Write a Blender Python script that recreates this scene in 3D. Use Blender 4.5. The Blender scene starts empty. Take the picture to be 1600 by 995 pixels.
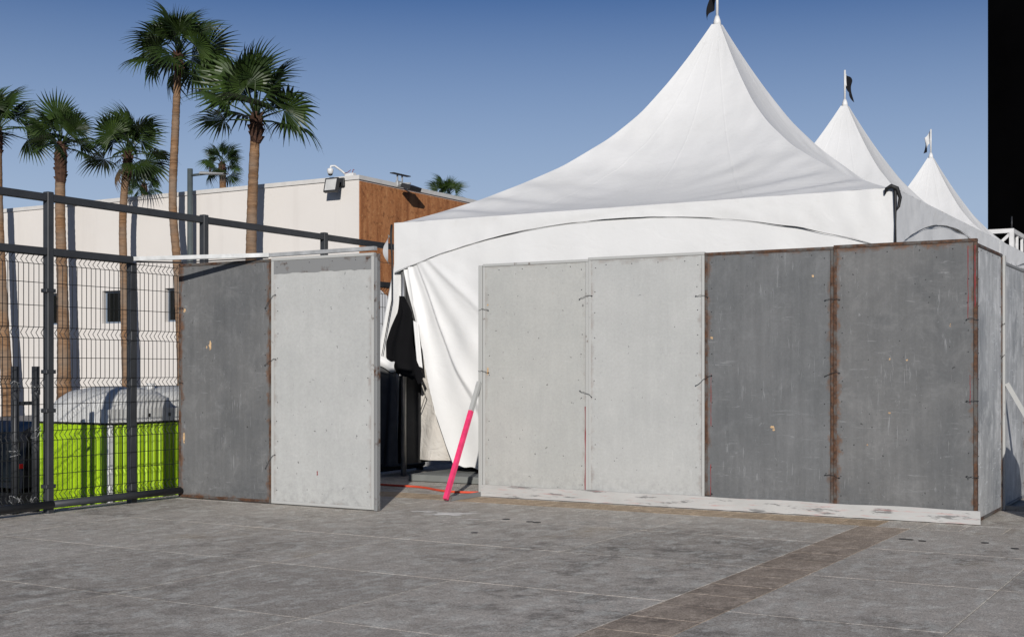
import bpy, bmesh, math, random
from mathutils import Vector, Matrix, noise

R = math.radians
PI = math.pi
scene = bpy.context.scene
COL = scene.collection

# ------------------------------------------------------------------ camera, sky, sun, exposure
YAW = 30.3                       # the plaza grid is turned this much against the view axis
CS, SN = math.cos(R(YAW)), math.sin(R(YAW))
cam_d = bpy.data.cameras.new('camera')
cam = bpy.data.objects.new('camera', cam_d)
COL.objects.link(cam)
cam.location = (0, 0, 1.32)
cam.rotation_euler = (R(90), 0, R(YAW))
cam_d.sensor_width = 36.0
cam_d.lens = 45.0
cam_d.shift_y = 0.0509
cam_d.clip_end = 4000
cam_d.clip_start = 0.05
scene.camera = cam

SUN_EL, SUN_AZ = 17.5, 150.5     # azimuth clockwise from +Y
wd = bpy.data.worlds.new('World')
scene.world = wd
wd.use_nodes = True
nt = wd.node_tree
bg = nt.nodes['Background']
sky = nt.nodes.new('ShaderNodeTexSky')
sky.sky_type = 'NISHITA'
sky.sun_disc = False
sky.sun_elevation = R(SUN_EL)
sky.sun_rotation = R(SUN_AZ)
sky.altitude = 100
sky.air_density = 0.72
sky.dust_density = 0.8
sky.ozone_density = 8.0
# pale dusty air low over the horizon, all the way round
w_tc = nt.nodes.new('ShaderNodeTexCoord'); w_sp = nt.nodes.new('ShaderNodeSeparateXYZ'); w_rp = nt.nodes.new('ShaderNodeValToRGB')
w_mx = nt.nodes.new('ShaderNodeMix'); w_mx.data_type = 'RGBA'
nt.links.new(w_tc.outputs['Generated'], w_sp.inputs[0]); nt.links.new(w_sp.outputs[2], w_rp.inputs[0])
w_rp.color_ramp.elements[0].position = 0.12; w_rp.color_ramp.elements[0].color = (0.95, 0.95, 0.95, 1)
w_rp.color_ramp.elements[1].position = 0.30; w_rp.color_ramp.elements[1].color = (0, 0, 0, 1)
nt.links.new(w_rp.outputs[0], w_mx.inputs[0]); nt.links.new(sky.outputs['Color'], w_mx.inputs[6]); w_mx.inputs[7].default_value = (5.8, 7.5, 10.1, 1)
nt.links.new(w_mx.outputs[2], bg.inputs['Color'])
bg.inputs['Strength'].default_value = 0.067

sl = bpy.data.lights.new('sun', 'SUN')
sl.energy = 5.0
sl.angle = R(0.5)
sl.color = (1.0, 0.955, 0.90)
so = bpy.data.objects.new('sun', sl)
COL.objects.link(so)
to_sun = Vector((math.sin(R(SUN_AZ)) * math.cos(R(SUN_EL)), math.cos(R(SUN_AZ)) * math.cos(R(SUN_EL)), math.sin(R(SUN_EL))))
so.rotation_euler = (-to_sun).to_track_quat('-Z', 'Y').to_euler()
so.location = to_sun * 50

vs = scene.view_settings
vs.view_transform = 'Standard'
vs.look = 'None'
vs.exposure = -0.10
vs.gamma = 1.0
vs.use_curve_mapping = False

# ------------------------------------------------------------------ helpers
class MB:
    """collects geometry, builds ONE mesh object"""
    def __init__(s):
        s.v = []; s.f = []; s.sm = []
    def face(s, pts, smooth=False):
        b = len(s.v); s.v += [tuple(p) for p in pts]
        s.f.append(list(range(b, b + len(pts)))); s.sm.append(smooth)
    def box(s, lo, hi, M=None):
        x0, y0, z0 = lo; x1, y1, z1 = hi
        p = [(x0,y0,z0),(x1,y0,z0),(x1,y1,z0),(x0,y1,z0),(x0,y0,z1),(x1,y0,z1),(x1,y1,z1),(x0,y1,z1)]
        if M is not None: p = [tuple(M @ Vector(q)) for q in p]
        b = len(s.v); s.v += p
        for q in ((0,3,2,1),(4,5,6,7),(0,1,5,4),(1,2,6,5),(2,3,7,6),(3,0,4,7)):
            s.f.append([b + i for i in q]); s.sm.append(False)
    def cbox(s, lo, hi, c=0.004):
        """box with chamfered edges"""
        bm = bmesh.new()
        bmesh.ops.create_cube(bm, size=1.0)
        for v in bm.verts:
            v.co = Vector([(lo[i] + hi[i]) / 2 + v.co[i] * (hi[i] - lo[i]) for i in range(3)])
        bmesh.ops.bevel(bm, geom=list(bm.edges), offset=c, segments=1, affect='EDGES')
        s.add_bm(bm); bm.free()
    def add_bm(s, bm, smooth=False):
        b = len(s.v); bm.verts.ensure_lookup_table(); bm.verts.index_update()
        s.v += [tuple(v.co) for v in bm.verts]
        for f in bm.faces:
            s.f.append([b + v.index for v in f.verts]); s.sm.append(smooth)
    def tube(s, pts, r, n=8, cap=True, smooth=True):
        pts = [Vector(p) for p in pts]
        rs = r if isinstance(r, (list, tuple)) else [r] * len(pts)
        b = len(s.v); up = None
        for i, p in enumerate(pts):
            d = (pts[min(i+1, len(pts)-1)] - pts[max(i-1, 0)]).normalized()
            if up is None:
                up = Vector((0,0,1)) if abs(d.z) < 0.9 else Vector((1,0,0))
            a = d.cross(up).normalized(); c = a.cross(d).normalized(); up = c
            for k in range(n):
                t = 2 * PI * (k + 0.5) / n
                s.v.append(tuple(p + (a * math.cos(t) + c * math.sin(t)) * rs[i]))
        for i in range(len(pts) - 1):
            for k in range(n):
                k2 = (k + 1) % n
                s.f.append([b+i*n+k, b+(i+1)*n+k, b+(i+1)*n+k2, b+i*n+k2]); s.sm.append(smooth)
        if cap:
            s.f.append([b + k for k in range(n)]); s.sm.append(False)
            e = b + (len(pts) - 1) * n
            s.f.append([e + k for k in reversed(range(n))]); s.sm.append(False)
    def bar(s, p, q, w, h):
        """rectangular bar from p to q, w sideways, h upwards"""
        p = Vector(p); q = Vector(q); d = (q - p).normalized()
        up = Vector((0,0,1)) if abs(d.z) < 0.95 else Vector((1,0,0))
        a = d.cross(up).normalized() * w / 2; c = a.cross(d).normalized() * h / 2
        b = len(s.v)
        for o in (p, q):
            for (i, j) in ((-1,-1),(1,-1),(1,1),(-1,1)):
                s.v.append(tuple(o + a * i + c * j))
        for f in ((0,3,2,1),(4,5,6,7),(0,1,5,4),(1,2,6,5),(2,3,7,6),(3,0,4,7)):
            s.f.append([b + i for i in f]); s.sm.append(False)
    def grid(s, nu, nv, fn, smooth=True):
        b = len(s.v)
        for j in range(nv + 1):
            for i in range(nu + 1):
                s.v.append(tuple(fn(i / nu, j / nv)))
        for j in range(nv):
            for i in range(nu):
                a = b + j * (nu + 1) + i
                s.f.append([a, a+1, a+nu+2, a+nu+1]); s.sm.append(smooth)
    def lathe(s, prof, n=16, c=(0,0,0), smooth=True):
        b = len(s.v)
        for (r, z) in prof:
            for k in range(n):
                t = 2*PI*k/n
                s.v.append((c[0]+r*math.cos(t), c[1]+r*math.sin(t), c[2]+z))
        for i in range(len(prof)-1):
            for k in range(n):
                k2 = (k+1) % n
                s.f.append([b+i*n+k, b+i*n+k2, b+(i+1)*n+k2, b+(i+1)*n+k]); s.sm.append(smooth)
        s.f.append([b+(len(prof)-1)*n+k for k in range(n)]); s.sm.append(False)
        s.f.append([b+k for k in reversed(range(n))]); s.sm.append(False)
    def mesh(s, name, mat):
        m = bpy.data.meshes.new(name)
        m.from_pydata(s.v, [], s.f)
        m.polygons.foreach_set('use_smooth', s.sm)
        m.materials.append(mat); m.update()
        return m
    def build(s, name, mat, parent=None, loc=None, fix=False):
        m = s.mesh(name, mat)
        if fix:
            bm = bmesh.new(); bm.from_mesh(m)
            bmesh.ops.recalc_face_normals(bm, faces=bm.faces); bm.to_mesh(m); bm.free()
        return link(name, m, parent, loc)

def link(name, data, parent=None, loc=None):
    o = bpy.data.objects.new(name, data)
    COL.objects.link(o)
    if parent is not None: o.parent = parent
    if loc is not None: o.location = loc
    return o

def tag(o, label=None, cat=None, group=None, kind=None):
    if label: o['label'] = label
    if cat: o['category'] = cat
    if group: o['group'] = group
    if kind: o['kind'] = kind
    return o

def thing(name, label, cat, loc=(0,0,0), rz=0.0, group=None):
    o = bpy.data.objects.new(name, None)
    COL.objects.link(o)
    o.empty_display_size = 0.2
    o.location = loc; o.rotation_euler = (0, 0, rz)
    return tag(o, label, cat, group)

def copy_tree(o, parent=None):
    c = o.copy(); COL.objects.link(c)
    if parent is not None: c.parent = parent
    for ch in [x for x in COL.objects if x.parent == o]:
        copy_tree(ch, c)
    return c

def sx(px, Y):
    """X and viewing depth of a sight line that meets the plane Y"""
    r = (px - 800) / 2000
    d = Y / (CS + r * SN)
    return d * (r * CS - SN), d
def sz(py, d): return 1.32 + (579 - py) / 2000 * d

# ------------------------------------------------------------------ materials
class NT:
    grey = 0.74                   # one common scale for all surface colours
    def __init__(s, name):
        s.m = bpy.data.materials.new(name); s.m.use_nodes = True
        s.t = s.m.node_tree; s.b = s.t.nodes['Principled BSDF']
        s.out = s.t.nodes['Material Output']
    def n(s, t, **kw):
        nd = s.t.nodes.new(t)
        for k, v in kw.items(): setattr(nd, k, v)
        return nd
    def l(s, a, b): s.t.links.new(a, b)
    def coords(s, which='Object', scale=(1,1,1), rand=False, geo=False):
        if geo:
            src = s.n('ShaderNodeNewGeometry').outputs['Position']
        else:
            src = s.n('ShaderNodeTexCoord').outputs[which]
        if rand:
            oi = s.n('ShaderNodeObjectInfo'); ad = s.n('ShaderNodeVectorMath', operation='MULTIPLY_ADD')
            ad.inputs[1].default_value = (1,1,1)
            mu = s.n('ShaderNodeMath', operation='MULTIPLY'); mu.inputs[1].default_value = 37.0
            s.l(oi.outputs['Random'], mu.inputs[0]); s.l(src, ad.inputs[0]); s.l(mu.outputs[0], ad.inputs[2])
            src = ad.outputs[0]
        mp = s.n('ShaderNodeMapping'); mp.inputs['Scale'].default_value = scale
        s.l(src, mp.inputs['Vector'])
        return mp.outputs[0]
    def noise(s, vec, scale, detail=4, rough=0.55, dist=0.0):
        nd = s.n('ShaderNodeTexNoise')
        nd.inputs['Scale'].default_value = scale; nd.inputs['Detail'].default_value = detail
        nd.inputs['Roughness'].default_value = rough; nd.inputs['Distortion'].default_value = dist
        s.l(vec, nd.inputs['Vector']); return nd.outputs['Fac']
    def ramp(s, fac, stops):
        nd = s.n('ShaderNodeValToRGB'); e = nd.color_ramp.elements
        while len(e) < len(stops): e.new(0.5)
        for i, (p, c) in enumerate(stops):
            e[i].position = p
            e[i].color = (c, c, c, 1) if not isinstance(c, tuple) else (c[0], c[1], c[2], 1)
        s.l(fac, nd.inputs[0]); return nd.outputs[0]
    def mix(s, fac, a, b, mode='MIX'):
        nd = s.n('ShaderNodeMix', data_type='RGBA', blend_type=mode)
        for sock, val in ((nd.inputs[0], fac), (nd.inputs[6], a), (nd.inputs[7], b)):
            if isinstance(val, (int, float)): sock.default_value = val
            elif isinstance(val, tuple): sock.default_value = (val[0], val[1], val[2], 1)
            else: s.l(val, sock)
        return nd.outputs[2]
    def math(s, op, a, b=0.0, clamp=False):
        nd = s.n('ShaderNodeMath', operation=op); nd.use_clamp = clamp
        for sock, val in ((nd.inputs[0], a), (nd.inputs[1], b)):
            if isinstance(val, (int, float)): sock.default_value = val
            else: s.l(val, sock)
        return nd.outputs[0]
    def bump(s, h, strength, dist):
        nd = s.n('ShaderNodeBump'); nd.inputs['Strength'].default_value = strength
        nd.inputs['Distance'].default_value = dist
        s.l(h, nd.inputs['Height']); s.l(nd.outputs[0], s.b.inputs['Normal'])
    def base(s, c):
        k = s.grey
        if isinstance(c, tuple): s.b.inputs['Base Color'].default_value = (c[0]*k, c[1]*k, c[2]*k, 1)
        else: s.l(s.mix(1.0, c, (k, k, k), 'MULTIPLY'), s.b.inputs['Base Color'])
    def set(s, rough=0.6, metal=0.0, spec=0.4):
        s.b.inputs['Roughness'].default_value = rough
        s.b.inputs['Metallic'].default_value = metal
        s.b.inputs['Specular IOR Level'].default_value = spec
        return s.m

def simple(name, c, rough=0.6, metal=0.0, spec=0.4, var=0.12, scale=6.0, bump=0.0):
    t = NT(name); v = t.coords()
    f = t.ramp(t.noise(v, scale, 5), [(0.25, 1 - var), (0.75, 1 + var)])
    t.base(t.mix(1.0, c, f, 'MULTIPLY'))
    if bump: t.bump(t.noise(v, scale * 8, 4), bump, 0.004)
    return t.set(rough, metal, spec)

def paint_board(name, base, tone2, rust, scuff, wood, streak=0.12, dirt=0.5):
    """painted plywood: mottled paint, vertical brush streaks, scuffs, chips to the wood, rust bleeding from the steel edge"""
    t = NT(name)
    v = t.coords(rand=True); vz = t.coords(scale=(9, 9, 0.7), rand=True)
    big = t.ramp(t.noise(v, 1.6, 6, 0.6), [(0.36, 0.0), (0.64, 1.0)])
    c = t.mix(big, base, tone2)
    cl = t.ramp(t.noise(v, 4.5, 8, 0.7, 0.6), [(0.50, 0.0), (0.68, 1.0)])
    c = t.mix(t.math('MULTIPLY', cl, scuff * 0.75), c, tuple(min(1, x * 1.6 + 0.02) for x in tone2))
    st = t.ramp(t.noise(vz, 1.6, 5, 0.6), [(0.25, 1 - streak), (0.75, 1 + streak)])
    c = t.mix(1.0, c, st, 'MULTIPLY')
    fine = t.ramp(t.noise(v, 42, 3, 0.6), [(0.2, 0.92), (0.8, 1.07)])
    c = t.mix(1.0, c, fine, 'MULTIPLY')
    # pale scuffs: stretched, broken up by a large mask
    for (sc, lo, seed) in (((3.0, 3.0, 26.0), 0.60, 3.0), ((30.0, 30.0, 3.0), 0.60, 11.0), ((18.0, 18.0, 14.0), 0.63, 17.0)):
        vv = t.coords(scale=sc, rand=True)
        n1 = t.ramp(t.noise(vv, 1.5, 6, 0.7, 0.6), [(lo, 0.0), (lo + 0.05, 1.0)])
        mk = t.ramp(t.noise(v, 2.2 + seed * 0.05, 3), [(0.46, 0.0), (0.58, 1.0)])
        c = t.mix(t.math('MULTIPLY', t.math('MULTIPLY', n1, mk), min(1, scuff * 1.3)), c, tuple(min(1, x * 2.2 + 0.06) for x in base))
    # dark scrape marks
    vv = t.coords(scale=(14, 14, 5), rand=True)
    n2 = t.ramp(t.noise(vv, 2.4, 6, 0.75, 1.2), [(0.655, 0.0), (0.70, 1.0)])
    c = t.mix(t.math('MULTIPLY', n2, dirt), c, tuple(x * 0.30 for x in base))
    # small nail and knock marks
    dm = t.ramp(t.noise(v, 30, 2, 0.4), [(0.75, 0.0), (0.77, 1.0)])
    c = t.mix(t.math('MULTIPLY', dm, dirt), c, tuple(x * 0.22 for x in base))
    # splashed dirt above the ground
    spz = t.n('ShaderNodeSeparateXYZ'); tcz = t.n('ShaderNodeTexCoord'); t.l(tcz.outputs['Object'], spz.inputs[0])
    sm_ = t.math('SUBTRACT', 0.9, t.math('MULTIPLY', spz.outputs[2], 2.6))
    sm_ = t.math('MULTIPLY', t.math('MAXIMUM', sm_, 0.0), t.ramp(t.noise(v, 13, 8, 0.75), [(0.46, 0.0), (0.62, 0.6)]))
    c = t.mix(sm_, c, tuple(x * 0.55 for x in base))
    # chips
    ch = t.ramp(t.noise(v, 9, 4, 0.5, 0.4), [(0.755 - wood, 0.0), (0.765 - wood, 1.0)])
    c = t.mix(ch, c, (0.46, 0.30, 0.16))
    # rust near the edges (object space: board is 1.20 x 2.42, origin at the middle of its foot)
    sp = t.n('ShaderNodeSeparateXYZ'); tc = t.n('ShaderNodeTexCoord'); t.l(tc.outputs['Object'], sp.inputs[0])
    ex = t.math('SUBTRACT', 0.605, t.math('ABSOLUTE', sp.outputs[0]))
    ez = t.math('SUBTRACT', 1.21, t.math('ABSOLUTE', t.math('SUBTRACT', sp.outputs[2], 1.21)))
    ed = t.math('MINIMUM', ex, ez)
    ed = t.math('ADD', ed, t.math('MULTIPLY', t.math('SUBTRACT', t.noise(v, 7, 6, 0.7), 0.5), -0.22))
    rm = t.ramp(t.math('MULTIPLY', ed, 10.0), [(0.0, 1.0), (0.42, 0.0)])
    rr = t.ramp(t.noise(v, 28, 4), [(0.3, (0.07, 0.040, 0.024)), (0.7, (0.19, 0.095, 0.05))])
    c = t.mix(t.math('MULTIPLY', rm, rust), c, rr)
    t.base(c)
    h = t.math('ADD', t.noise(vz, 5, 5, 0.6), t.math('MULTIPLY', t.noise(v, 60, 3), 0.35))
    t.bump(h, 0.17, 0.004)
    return t.set(0.62, 0.0, 0.28)

M = {}
M['board_light'] = paint_board('board_light', (0.455, 0.462, 0.45), (0.505, 0.51, 0.495), 0.30, 0.07, -0.03, 0.03, 0.7)
M['board_light_warm'] = paint_board('board_light_warm', (0.455, 0.46, 0.44), (0.50, 0.50, 0.475), 0.22, 0.06, -0.015, 0.03, 0.7)
M['board_dark'] = paint_board('board_dark', (0.132, 0.138, 0.142), (0.162, 0.166, 0.169), 0.70, 0.28, -0.02, 0.14, 0.8)
M['board_dark_worn'] = paint_board('board_dark_worn', (0.128, 0.132, 0.135), (0.172, 0.173, 0.172), 0.85, 0.36, -0.005, 0.12, 0.8)
M['board_side'] = paint_board('board_side', (0.30, 0.31, 0.315), (0.52, 0.525, 0.52), 0.35, 0.7, -0.03, 0.22, 0.8)

def rusty(name, paint, lo, hi):
    t = NT(name); v = t.coords(rand=True)
    n1 = t.noise(v, 6, 6, 0.7)
    r = t.ramp(t.noise(v, 30, 4), [(0.3, (0.040, 0.024, 0.017)), (0.72, (0.145, 0.070, 0.036))])
    c = t.mix(t.ramp(n1, [(lo, 0.0), (hi, 1.0)]), paint, r)
    t.base(c); t.bump(t.noise(v, 70, 4), 0.35, 0.003)
    return t.set(0.7, 0.0, 0.3)
M['frame_rust'] = rusty('frame_rust', (0.115, 0.112, 0.106), 0.40, 0.54)
M['frame_light'] = rusty('frame_light', (0.47, 0.475, 0.46), 0.63, 0.72)
M['frame_grey'] = rusty('frame_grey', (0.24, 0.245, 0.245), 0.56, 0.68)

t = NT('base_board_paint'); v = t.coords(scale=(1, 1, 3))
c = t.mix(t.ramp(t.noise(v, 3.0, 5), [(0.3, 0.0), (0.7, 1.0)]), (0.47, 0.47, 0.455), (0.56, 0.555, 0.54))
vz = t.coords(scale=(1.2, 6, 9))
c = t.mix(t.ramp(t.noise(vz, 2.3, 6, 0.7), [(0.56, 0.0), (0.62, 0.8)]), c, (0.15, 0.15, 0.15))
vr = t.coords(scale=(1.0, 6, 14)); 
c = t.mix(t.ramp(t.noise(vr, 3.7, 5, 0.7), [(0.56, 0.0), (0.70, 0.55)]), c, (0.55, 0.16, 0.14))
t.base(c); M['base_board'] = t.set(0.6, 0, 0.3)

t = NT('tent_fabric'); v = t.coords(geo=True)
c = t.mix(t.ramp(t.noise(v, 1.3, 5), [(0.3, 0.0), (0.75, 1.0)]), (0.83, 0.83, 0.82), (0.77, 0.77, 0.755))
c = t.mix(t.ramp(t.noise(v, 5.0, 7, 0.7), [(0.60, 0.0), (0.78, 0.30)]), c, (0.58, 0.57, 0.54))
t.base(c)
wv = t.coords(geo=True, scale=(1.0, 1.0, 1.6))
t.bump(t.math('ADD', t.noise(wv, 2.6, 5, 0.55, 0.8), t.math('MULTIPLY', t.noise(v, 11, 4), 0.25)), 0.14, 0.05)
M['tent'] = t.set(0.5, 0, 0.35)

t = NT('canvas_inner'); v = t.coords(geo=True, scale=(3, 3, 1))
c = t.mix(t.ramp(t.noise(v, 2.2, 6), [(0.35, 0.0), (0.7, 1.0)]), (0.70, 0.67, 0.62), (0.60, 0.56, 0.50))
t.base(c); t.bump(t.noise(t.coords(geo=True), 7, 6, 0.6, 1.5), 0.7, 0.03)
M['canvas'] = t.set(0.7, 0, 0.2)

# concrete plaza slabs
def concrete(name, a, b, dark, warm=None):
    t = NT(name); v = t.coords(geo=True); vs_ = t.coords(geo=True, scale=(1.0, 0.5, 1.0))
    oi = t.n('ShaderNodeObjectInfo')
    c = t.mix(t.ramp(t.noise(v, 0.55, 6, 0.62), [(0.34, 0.0), (0.68, 1.0)]), a, b)
    c = t.mix(1.0, c, t.ramp(oi.outputs['Random'], [(0.0, 0.88), (1.0, 1.06)]), 'MULTIPLY')
    # worn dark stains with a ragged edge
    m1 = t.ramp(t.noise(v, 2.6, 14, 0.80, 0.2), [(0.49, 0.0), (0.58, 1.0)])
    m2 = t.ramp(t.noise(v, 0.42, 3, 0.5), [(0.42, 0.05), (0.60, 1.0)])
    c = t.mix(t.math('MULTIPLY', t.math('MULTIPLY', m1, m2), 0.60), c, dark)
    # pale chalky flecks
    m3 = t.ramp(t.noise(vs_, 7.5, 12, 0.80), [(0.50, 0.0), (0.57, 1.0)])
    c = t.mix(t.math('MULTIPLY', m3, 0.40), c, tuple(min(1, x * 1.6) for x in b))
    # long scuffed streaks
    vl = t.coords(geo=True, scale=(1.0, 1.3, 1.0))
    m7 = t.ramp(t.noise(vl, 11.0, 10, 0.8), [(0.36, 0.76), (0.64, 1.18)])
    c = t.mix(1.0, c, m7, 'MULTIPLY')
    # sand grain
    m4 = t.ramp(t.noise(v, 70, 4, 0.8), [(0.28, 0.42), (0.72, 1.5)])
    c = t.mix(1.0, c, m4, 'MULTIPLY')
    m5 = t.ramp(t.noise(v, 190, 2, 0.7), [(0.28, 0.5), (0.72, 1.5)])
    c = t.mix(1.0, c, m5, 'MULTIPLY')
    if warm:
        m6 = t.ramp(t.noise(v, 0.9, 4), [(0.62, 0.0), (0.74, 0.4)])
        c = t.mix(m6, c, warm)
    t.base(c)
    h = t.math('ADD', t.math('MULTIPLY', t.noise(v, 30, 6, 0.7), 0.5), t.noise(v, 140, 4, 0.7))
    t.bump(h, 0.7, 0.006)
    return t.set(0.85, 0, 0.15)
M['slab'] = concrete('slab', (0.57, 0.515, 0.445), (0.71, 0.65, 0.57), (0.14, 0.127, 0.112), (0.48, 0.37, 0.24))
M['stone'] = concrete('stone', (0.46, 0.375, 0.295), (0.56, 0.465, 0.375), (0.11, 0.086, 0.068))
M['stone_wall'] = concrete('stone_wall', (0.56, 0.42, 0.28), (0.62, 0.49, 0.35), (0.17, 0.13, 0.10))
M['joint'] = simple('joint', (0.36, 0.34, 0.31), 0.9, var=0.95, scale=1.3)
M['joint_dark'] = simple('joint_dark', (0.09, 0.08, 0.07), 0.9, var=0.6, scale=3)
M['asphalt'] = simple('asphalt', (0.055, 0.054, 0.052), 0.9, var=0.3, scale=2.0, bump=0.4)
M['stain'] = simple('stain', (0.98, 0.94, 0.87), 0.85, var=0.3, scale=8)
M['plug'] = simple('plug', (0.02, 0.02, 0.02), 0.6)
M['retain'] = simple('retain', (0.22, 0.21, 0.20), 0.9, var=0.3, scale=1.5)

M['fence'] = simple('fence_paint', (0.036, 0.039, 0.044), 0.5, 0.0, 0.4, var=0.25, scale=5)
M['wire'] = simple('wire', (0.016, 0.017, 0.018), 0.5, 0.0, 0.4)
M['galv'] = simple('galv', (0.50, 0.51, 0.51), 0.5, 0.3, 0.4, var=0.25, scale=9)
M['alu'] = simple('alu', (0.55, 0.55, 0.54), 0.35, 0.8, 0.5, var=0.2, scale=9)
M['black_strap'] = simple('black_strap', (0.012, 0.012, 0.013), 0.6)
M['black_cloth'] = simple('black_cloth', (0.006, 0.006, 0.007), 0.9, spec=0.1)
M['shaded_cloth'] = simple('shaded_cloth', (0.085, 0.086, 0.088), 0.9, spec=0.1, var=0.2)  # tent fabric darkened to stand for shade
M['black_rubber'] = simple('black_rubber', (0.014, 0.014, 0.014), 0.7)
M['bare_wood'] = simple('bare_wood', (0.62, 0.42, 0.23), 0.8, var=0.3, scale=30)
M['rope'] = simple('rope', (0.62, 0.58, 0.50), 0.9)
M['pink'] = simple('pink', (0.90, 0.05, 0.18), 0.55, var=0.22, scale=14, bump=0.3)
M['orange_cable'] = simple('orange_cable', (0.80, 0.10, 0.045), 0.5)
M['platform'] = simple('platform', (0.20, 0.21, 0.20), 0.8, var=0.2, scale=4, bump=0.2)
M['red_paint'] = simple('red_paint', (0.26, 0.03, 0.035), 0.7, var=0.3)

t = NT('stucco'); v = t.coords(geo=True)
c = t.mix(t.ramp(t.noise(v, 0.35, 5), [(0.3, 0.0), (0.7, 1.0)]), (0.80, 0.765, 0.72), (0.74, 0.705, 0.665))
vz = t.coords(geo=True, scale=(3, 3, 0.25))
c = t.mix(t.ramp(t.noise(vz, 1.0, 5, 0.65), [(0.55, 0.0), (0.8, 0.3)]), c, (0.60, 0.56, 0.52))
t.base(c); t.bump(t.noise(v, 40, 4), 0.25, 0.01); M['stucco'] = t.set(0.85, 0, 0.2)
M['coping'] = simple('coping', (0.66, 0.645, 0.62), 0.7, var=0.08)

t = NT('corten'); v = t.coords(geo=True)
vz = t.coords(geo=True, scale=(4, 4, 0.5))
c = t.ramp(t.noise(vz, 1.1, 8, 0.72), [(0.30, (0.26, 0.096, 0.040)), (0.5, (0.45, 0.185, 0.073)), (0.70, (0.60, 0.285, 0.125))])
c = t.mix(t.ramp(t.noise(v, 14, 6, 0.8), [(0.54, 0.0), (0.64, 0.75)]), c, (0.68, 0.36, 0.15))
c = t.mix(t.ramp(t.noise(v, 9, 6, 0.75), [(0.53, 0.0), (0.66, 0.7)]), c, (0.12, 0.042, 0.018))
t.base(c); t.bump(t.noise(v, 30, 5), 0.4, 0.01); M['corten'] = t.set(0.8, 0, 0.2)
M['glass_dark'] = simple('glass_dark', (0.008, 0.010, 0.010), 0.12, 0, 0.22, var=0.1)
M['win_frame'] = simple('win_frame', (0.20, 0.25, 0.32), 0.4, 0.1)
M['white_metal'] = simple('white_metal', (0.74, 0.74, 0.73), 0.45)
M['dark_metal'] = simple('dark_metal', (0.03, 0.031, 0.033), 0.5)
M['lamp_metal'] = simple('lamp_metal', (0.085, 0.105, 0.11), 0.5)
M['lamp_head'] = simple('lamp_head', (0.40, 0.41, 0.41), 0.5)
M['lens'] = simple('lens', (0.62, 0.62, 0.60), 0.2)

t = NT('lime'); v = t.coords()
t.base(t.mix(t.ramp(t.noise(v, 3, 5), [(0.3, 0.0), (0.7, 1.0)]), (0.50, 0.76, 0.01), (0.40, 0.64, 0.012)))
M['lime'] = t.set(0.42, 0, 0.4)
t = NT('cabin_roof'); v = t.coords()
c = t.mix(t.ramp(t.noise(v, 4, 6), [(0.35, 0.0), (0.7, 1.0)]), (0.78, 0.78, 0.75), (0.66, 0.66, 0.63))
c = t.mix(t.ramp(t.noise(v, 14, 6, 0.7), [(0.60, 0.0), (0.7, 0.5)]), c, (0.30, 0.28, 0.25))
t.base(c); M['cabin_roof'] = t.set(0.5, 0, 0.35)
M['cabin_white'] = simple('cabin_white', (0.78, 0.78, 0.76), 0.5, var=0.06)

t = NT('car_paint'); t.base((0.010, 0.010, 0.011)); M['car_paint'] = t.set(0.30, 0, 0.30)
M['tyre'] = simple('tyre', (0.015, 0.015, 0.015), 0.85)
M['chrome'] = simple('chrome', (0.65, 0.65, 0.66), 0.15, 1.0)
M['tail_red'] = simple('tail_red', (0.22, 0.010, 0.010), 0.2)
M['tail_amber'] = simple('tail_amber', (0.75, 0.22, 0.03), 0.2)
M['plate'] = simple('plate', (0.55, 0.58, 0.05), 0.4)

# palms
t = NT('palm_trunk'); v = t.coords(); vz = t.coords(scale=(1, 1, 7))
c = t.ramp(t.noise(vz, 2.6, 7, 0.7), [(0.30, (0.08, 0.045, 0.025)), (0.50, (0.24, 0.135, 0.070)), (0.72, (0.40, 0.25, 0.145))])
c = t.mix(t.ramp(t.noise(v, 0.8, 3), [(0.45, 0.0), (0.62, 0.7)]), c, (0.27, 0.22, 0.175))
t.base(c); t.bump(t.noise(vz, 4, 6, 0.7), 0.8, 0.03); M['trunk'] = t.set(0.9, 0, 0.15)
M['boot'] = simple('boot', (0.065, 0.030, 0.017), 0.9, var=0.5, scale=9)
def leafmat(name, a, b):
    t = NT(name); v = t.coords(rand=True)
    c = t.mix(t.ramp(t.noise(v, 2.0, 4), [(0.35, 0.0), (0.7, 1.0)]), a, b)
    oi = t.n('ShaderNodeObjectInfo')
    c = t.mix(1.0, c, t.ramp(oi.outputs['Random'], [(0, 0.6), (1, 1.3)]), 'MULTIPLY')
    t.base(c); t.set(0.42, 0, 0.35)
    tr = t.n('ShaderNodeBsdfTranslucent'); mx = t.n('ShaderNodeMixShader'); mx.inputs[0].default_value = 0.22
    t.l(c, tr.inputs['Color']); t.l(t.b.outputs[0], mx.inputs[1]); t.l(tr.outputs[0], mx.inputs[2])
    t.l(mx.outputs[0], t.out.inputs['Surface'])
    return t.m
M['leaf'] = leafmat('leaf', (0.026, 0.052, 0.013), (0.058, 0.098, 0.018))
M['petiole'] = simple('petiole', (0.15, 0.17, 0.05), 0.5)
M['scrim'] = simple('scrim', (0.0016, 0.0016, 0.0018), 0.95, spec=0.0, var=0.3, scale=0.6)
M['scrim_blue'] = simple('scrim_blue', (0.0045, 0.005, 0.0075), 0.9, spec=0.0)
M['flag_black'] = simple('flag_black', (0.010, 0.010, 0.012), 0.85, spec=0.15)
M['flag_white'] = simple('flag_white', (0.72, 0.72, 0.71), 0.8)

LOW = -1.15                       # street level beyond the fence
EDGE = -9.96                      # where the raised plaza ends

# ------------------------------------------------------------------ ground
mb = MB(); mb.face([(-2500, -2500, LOW), (2500, -2500, LOW), (2500, 2500, LOW), (-2500, 2500, LOW)])
tag(mb.build('ground', M['asphalt']), kind='structure')

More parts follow.
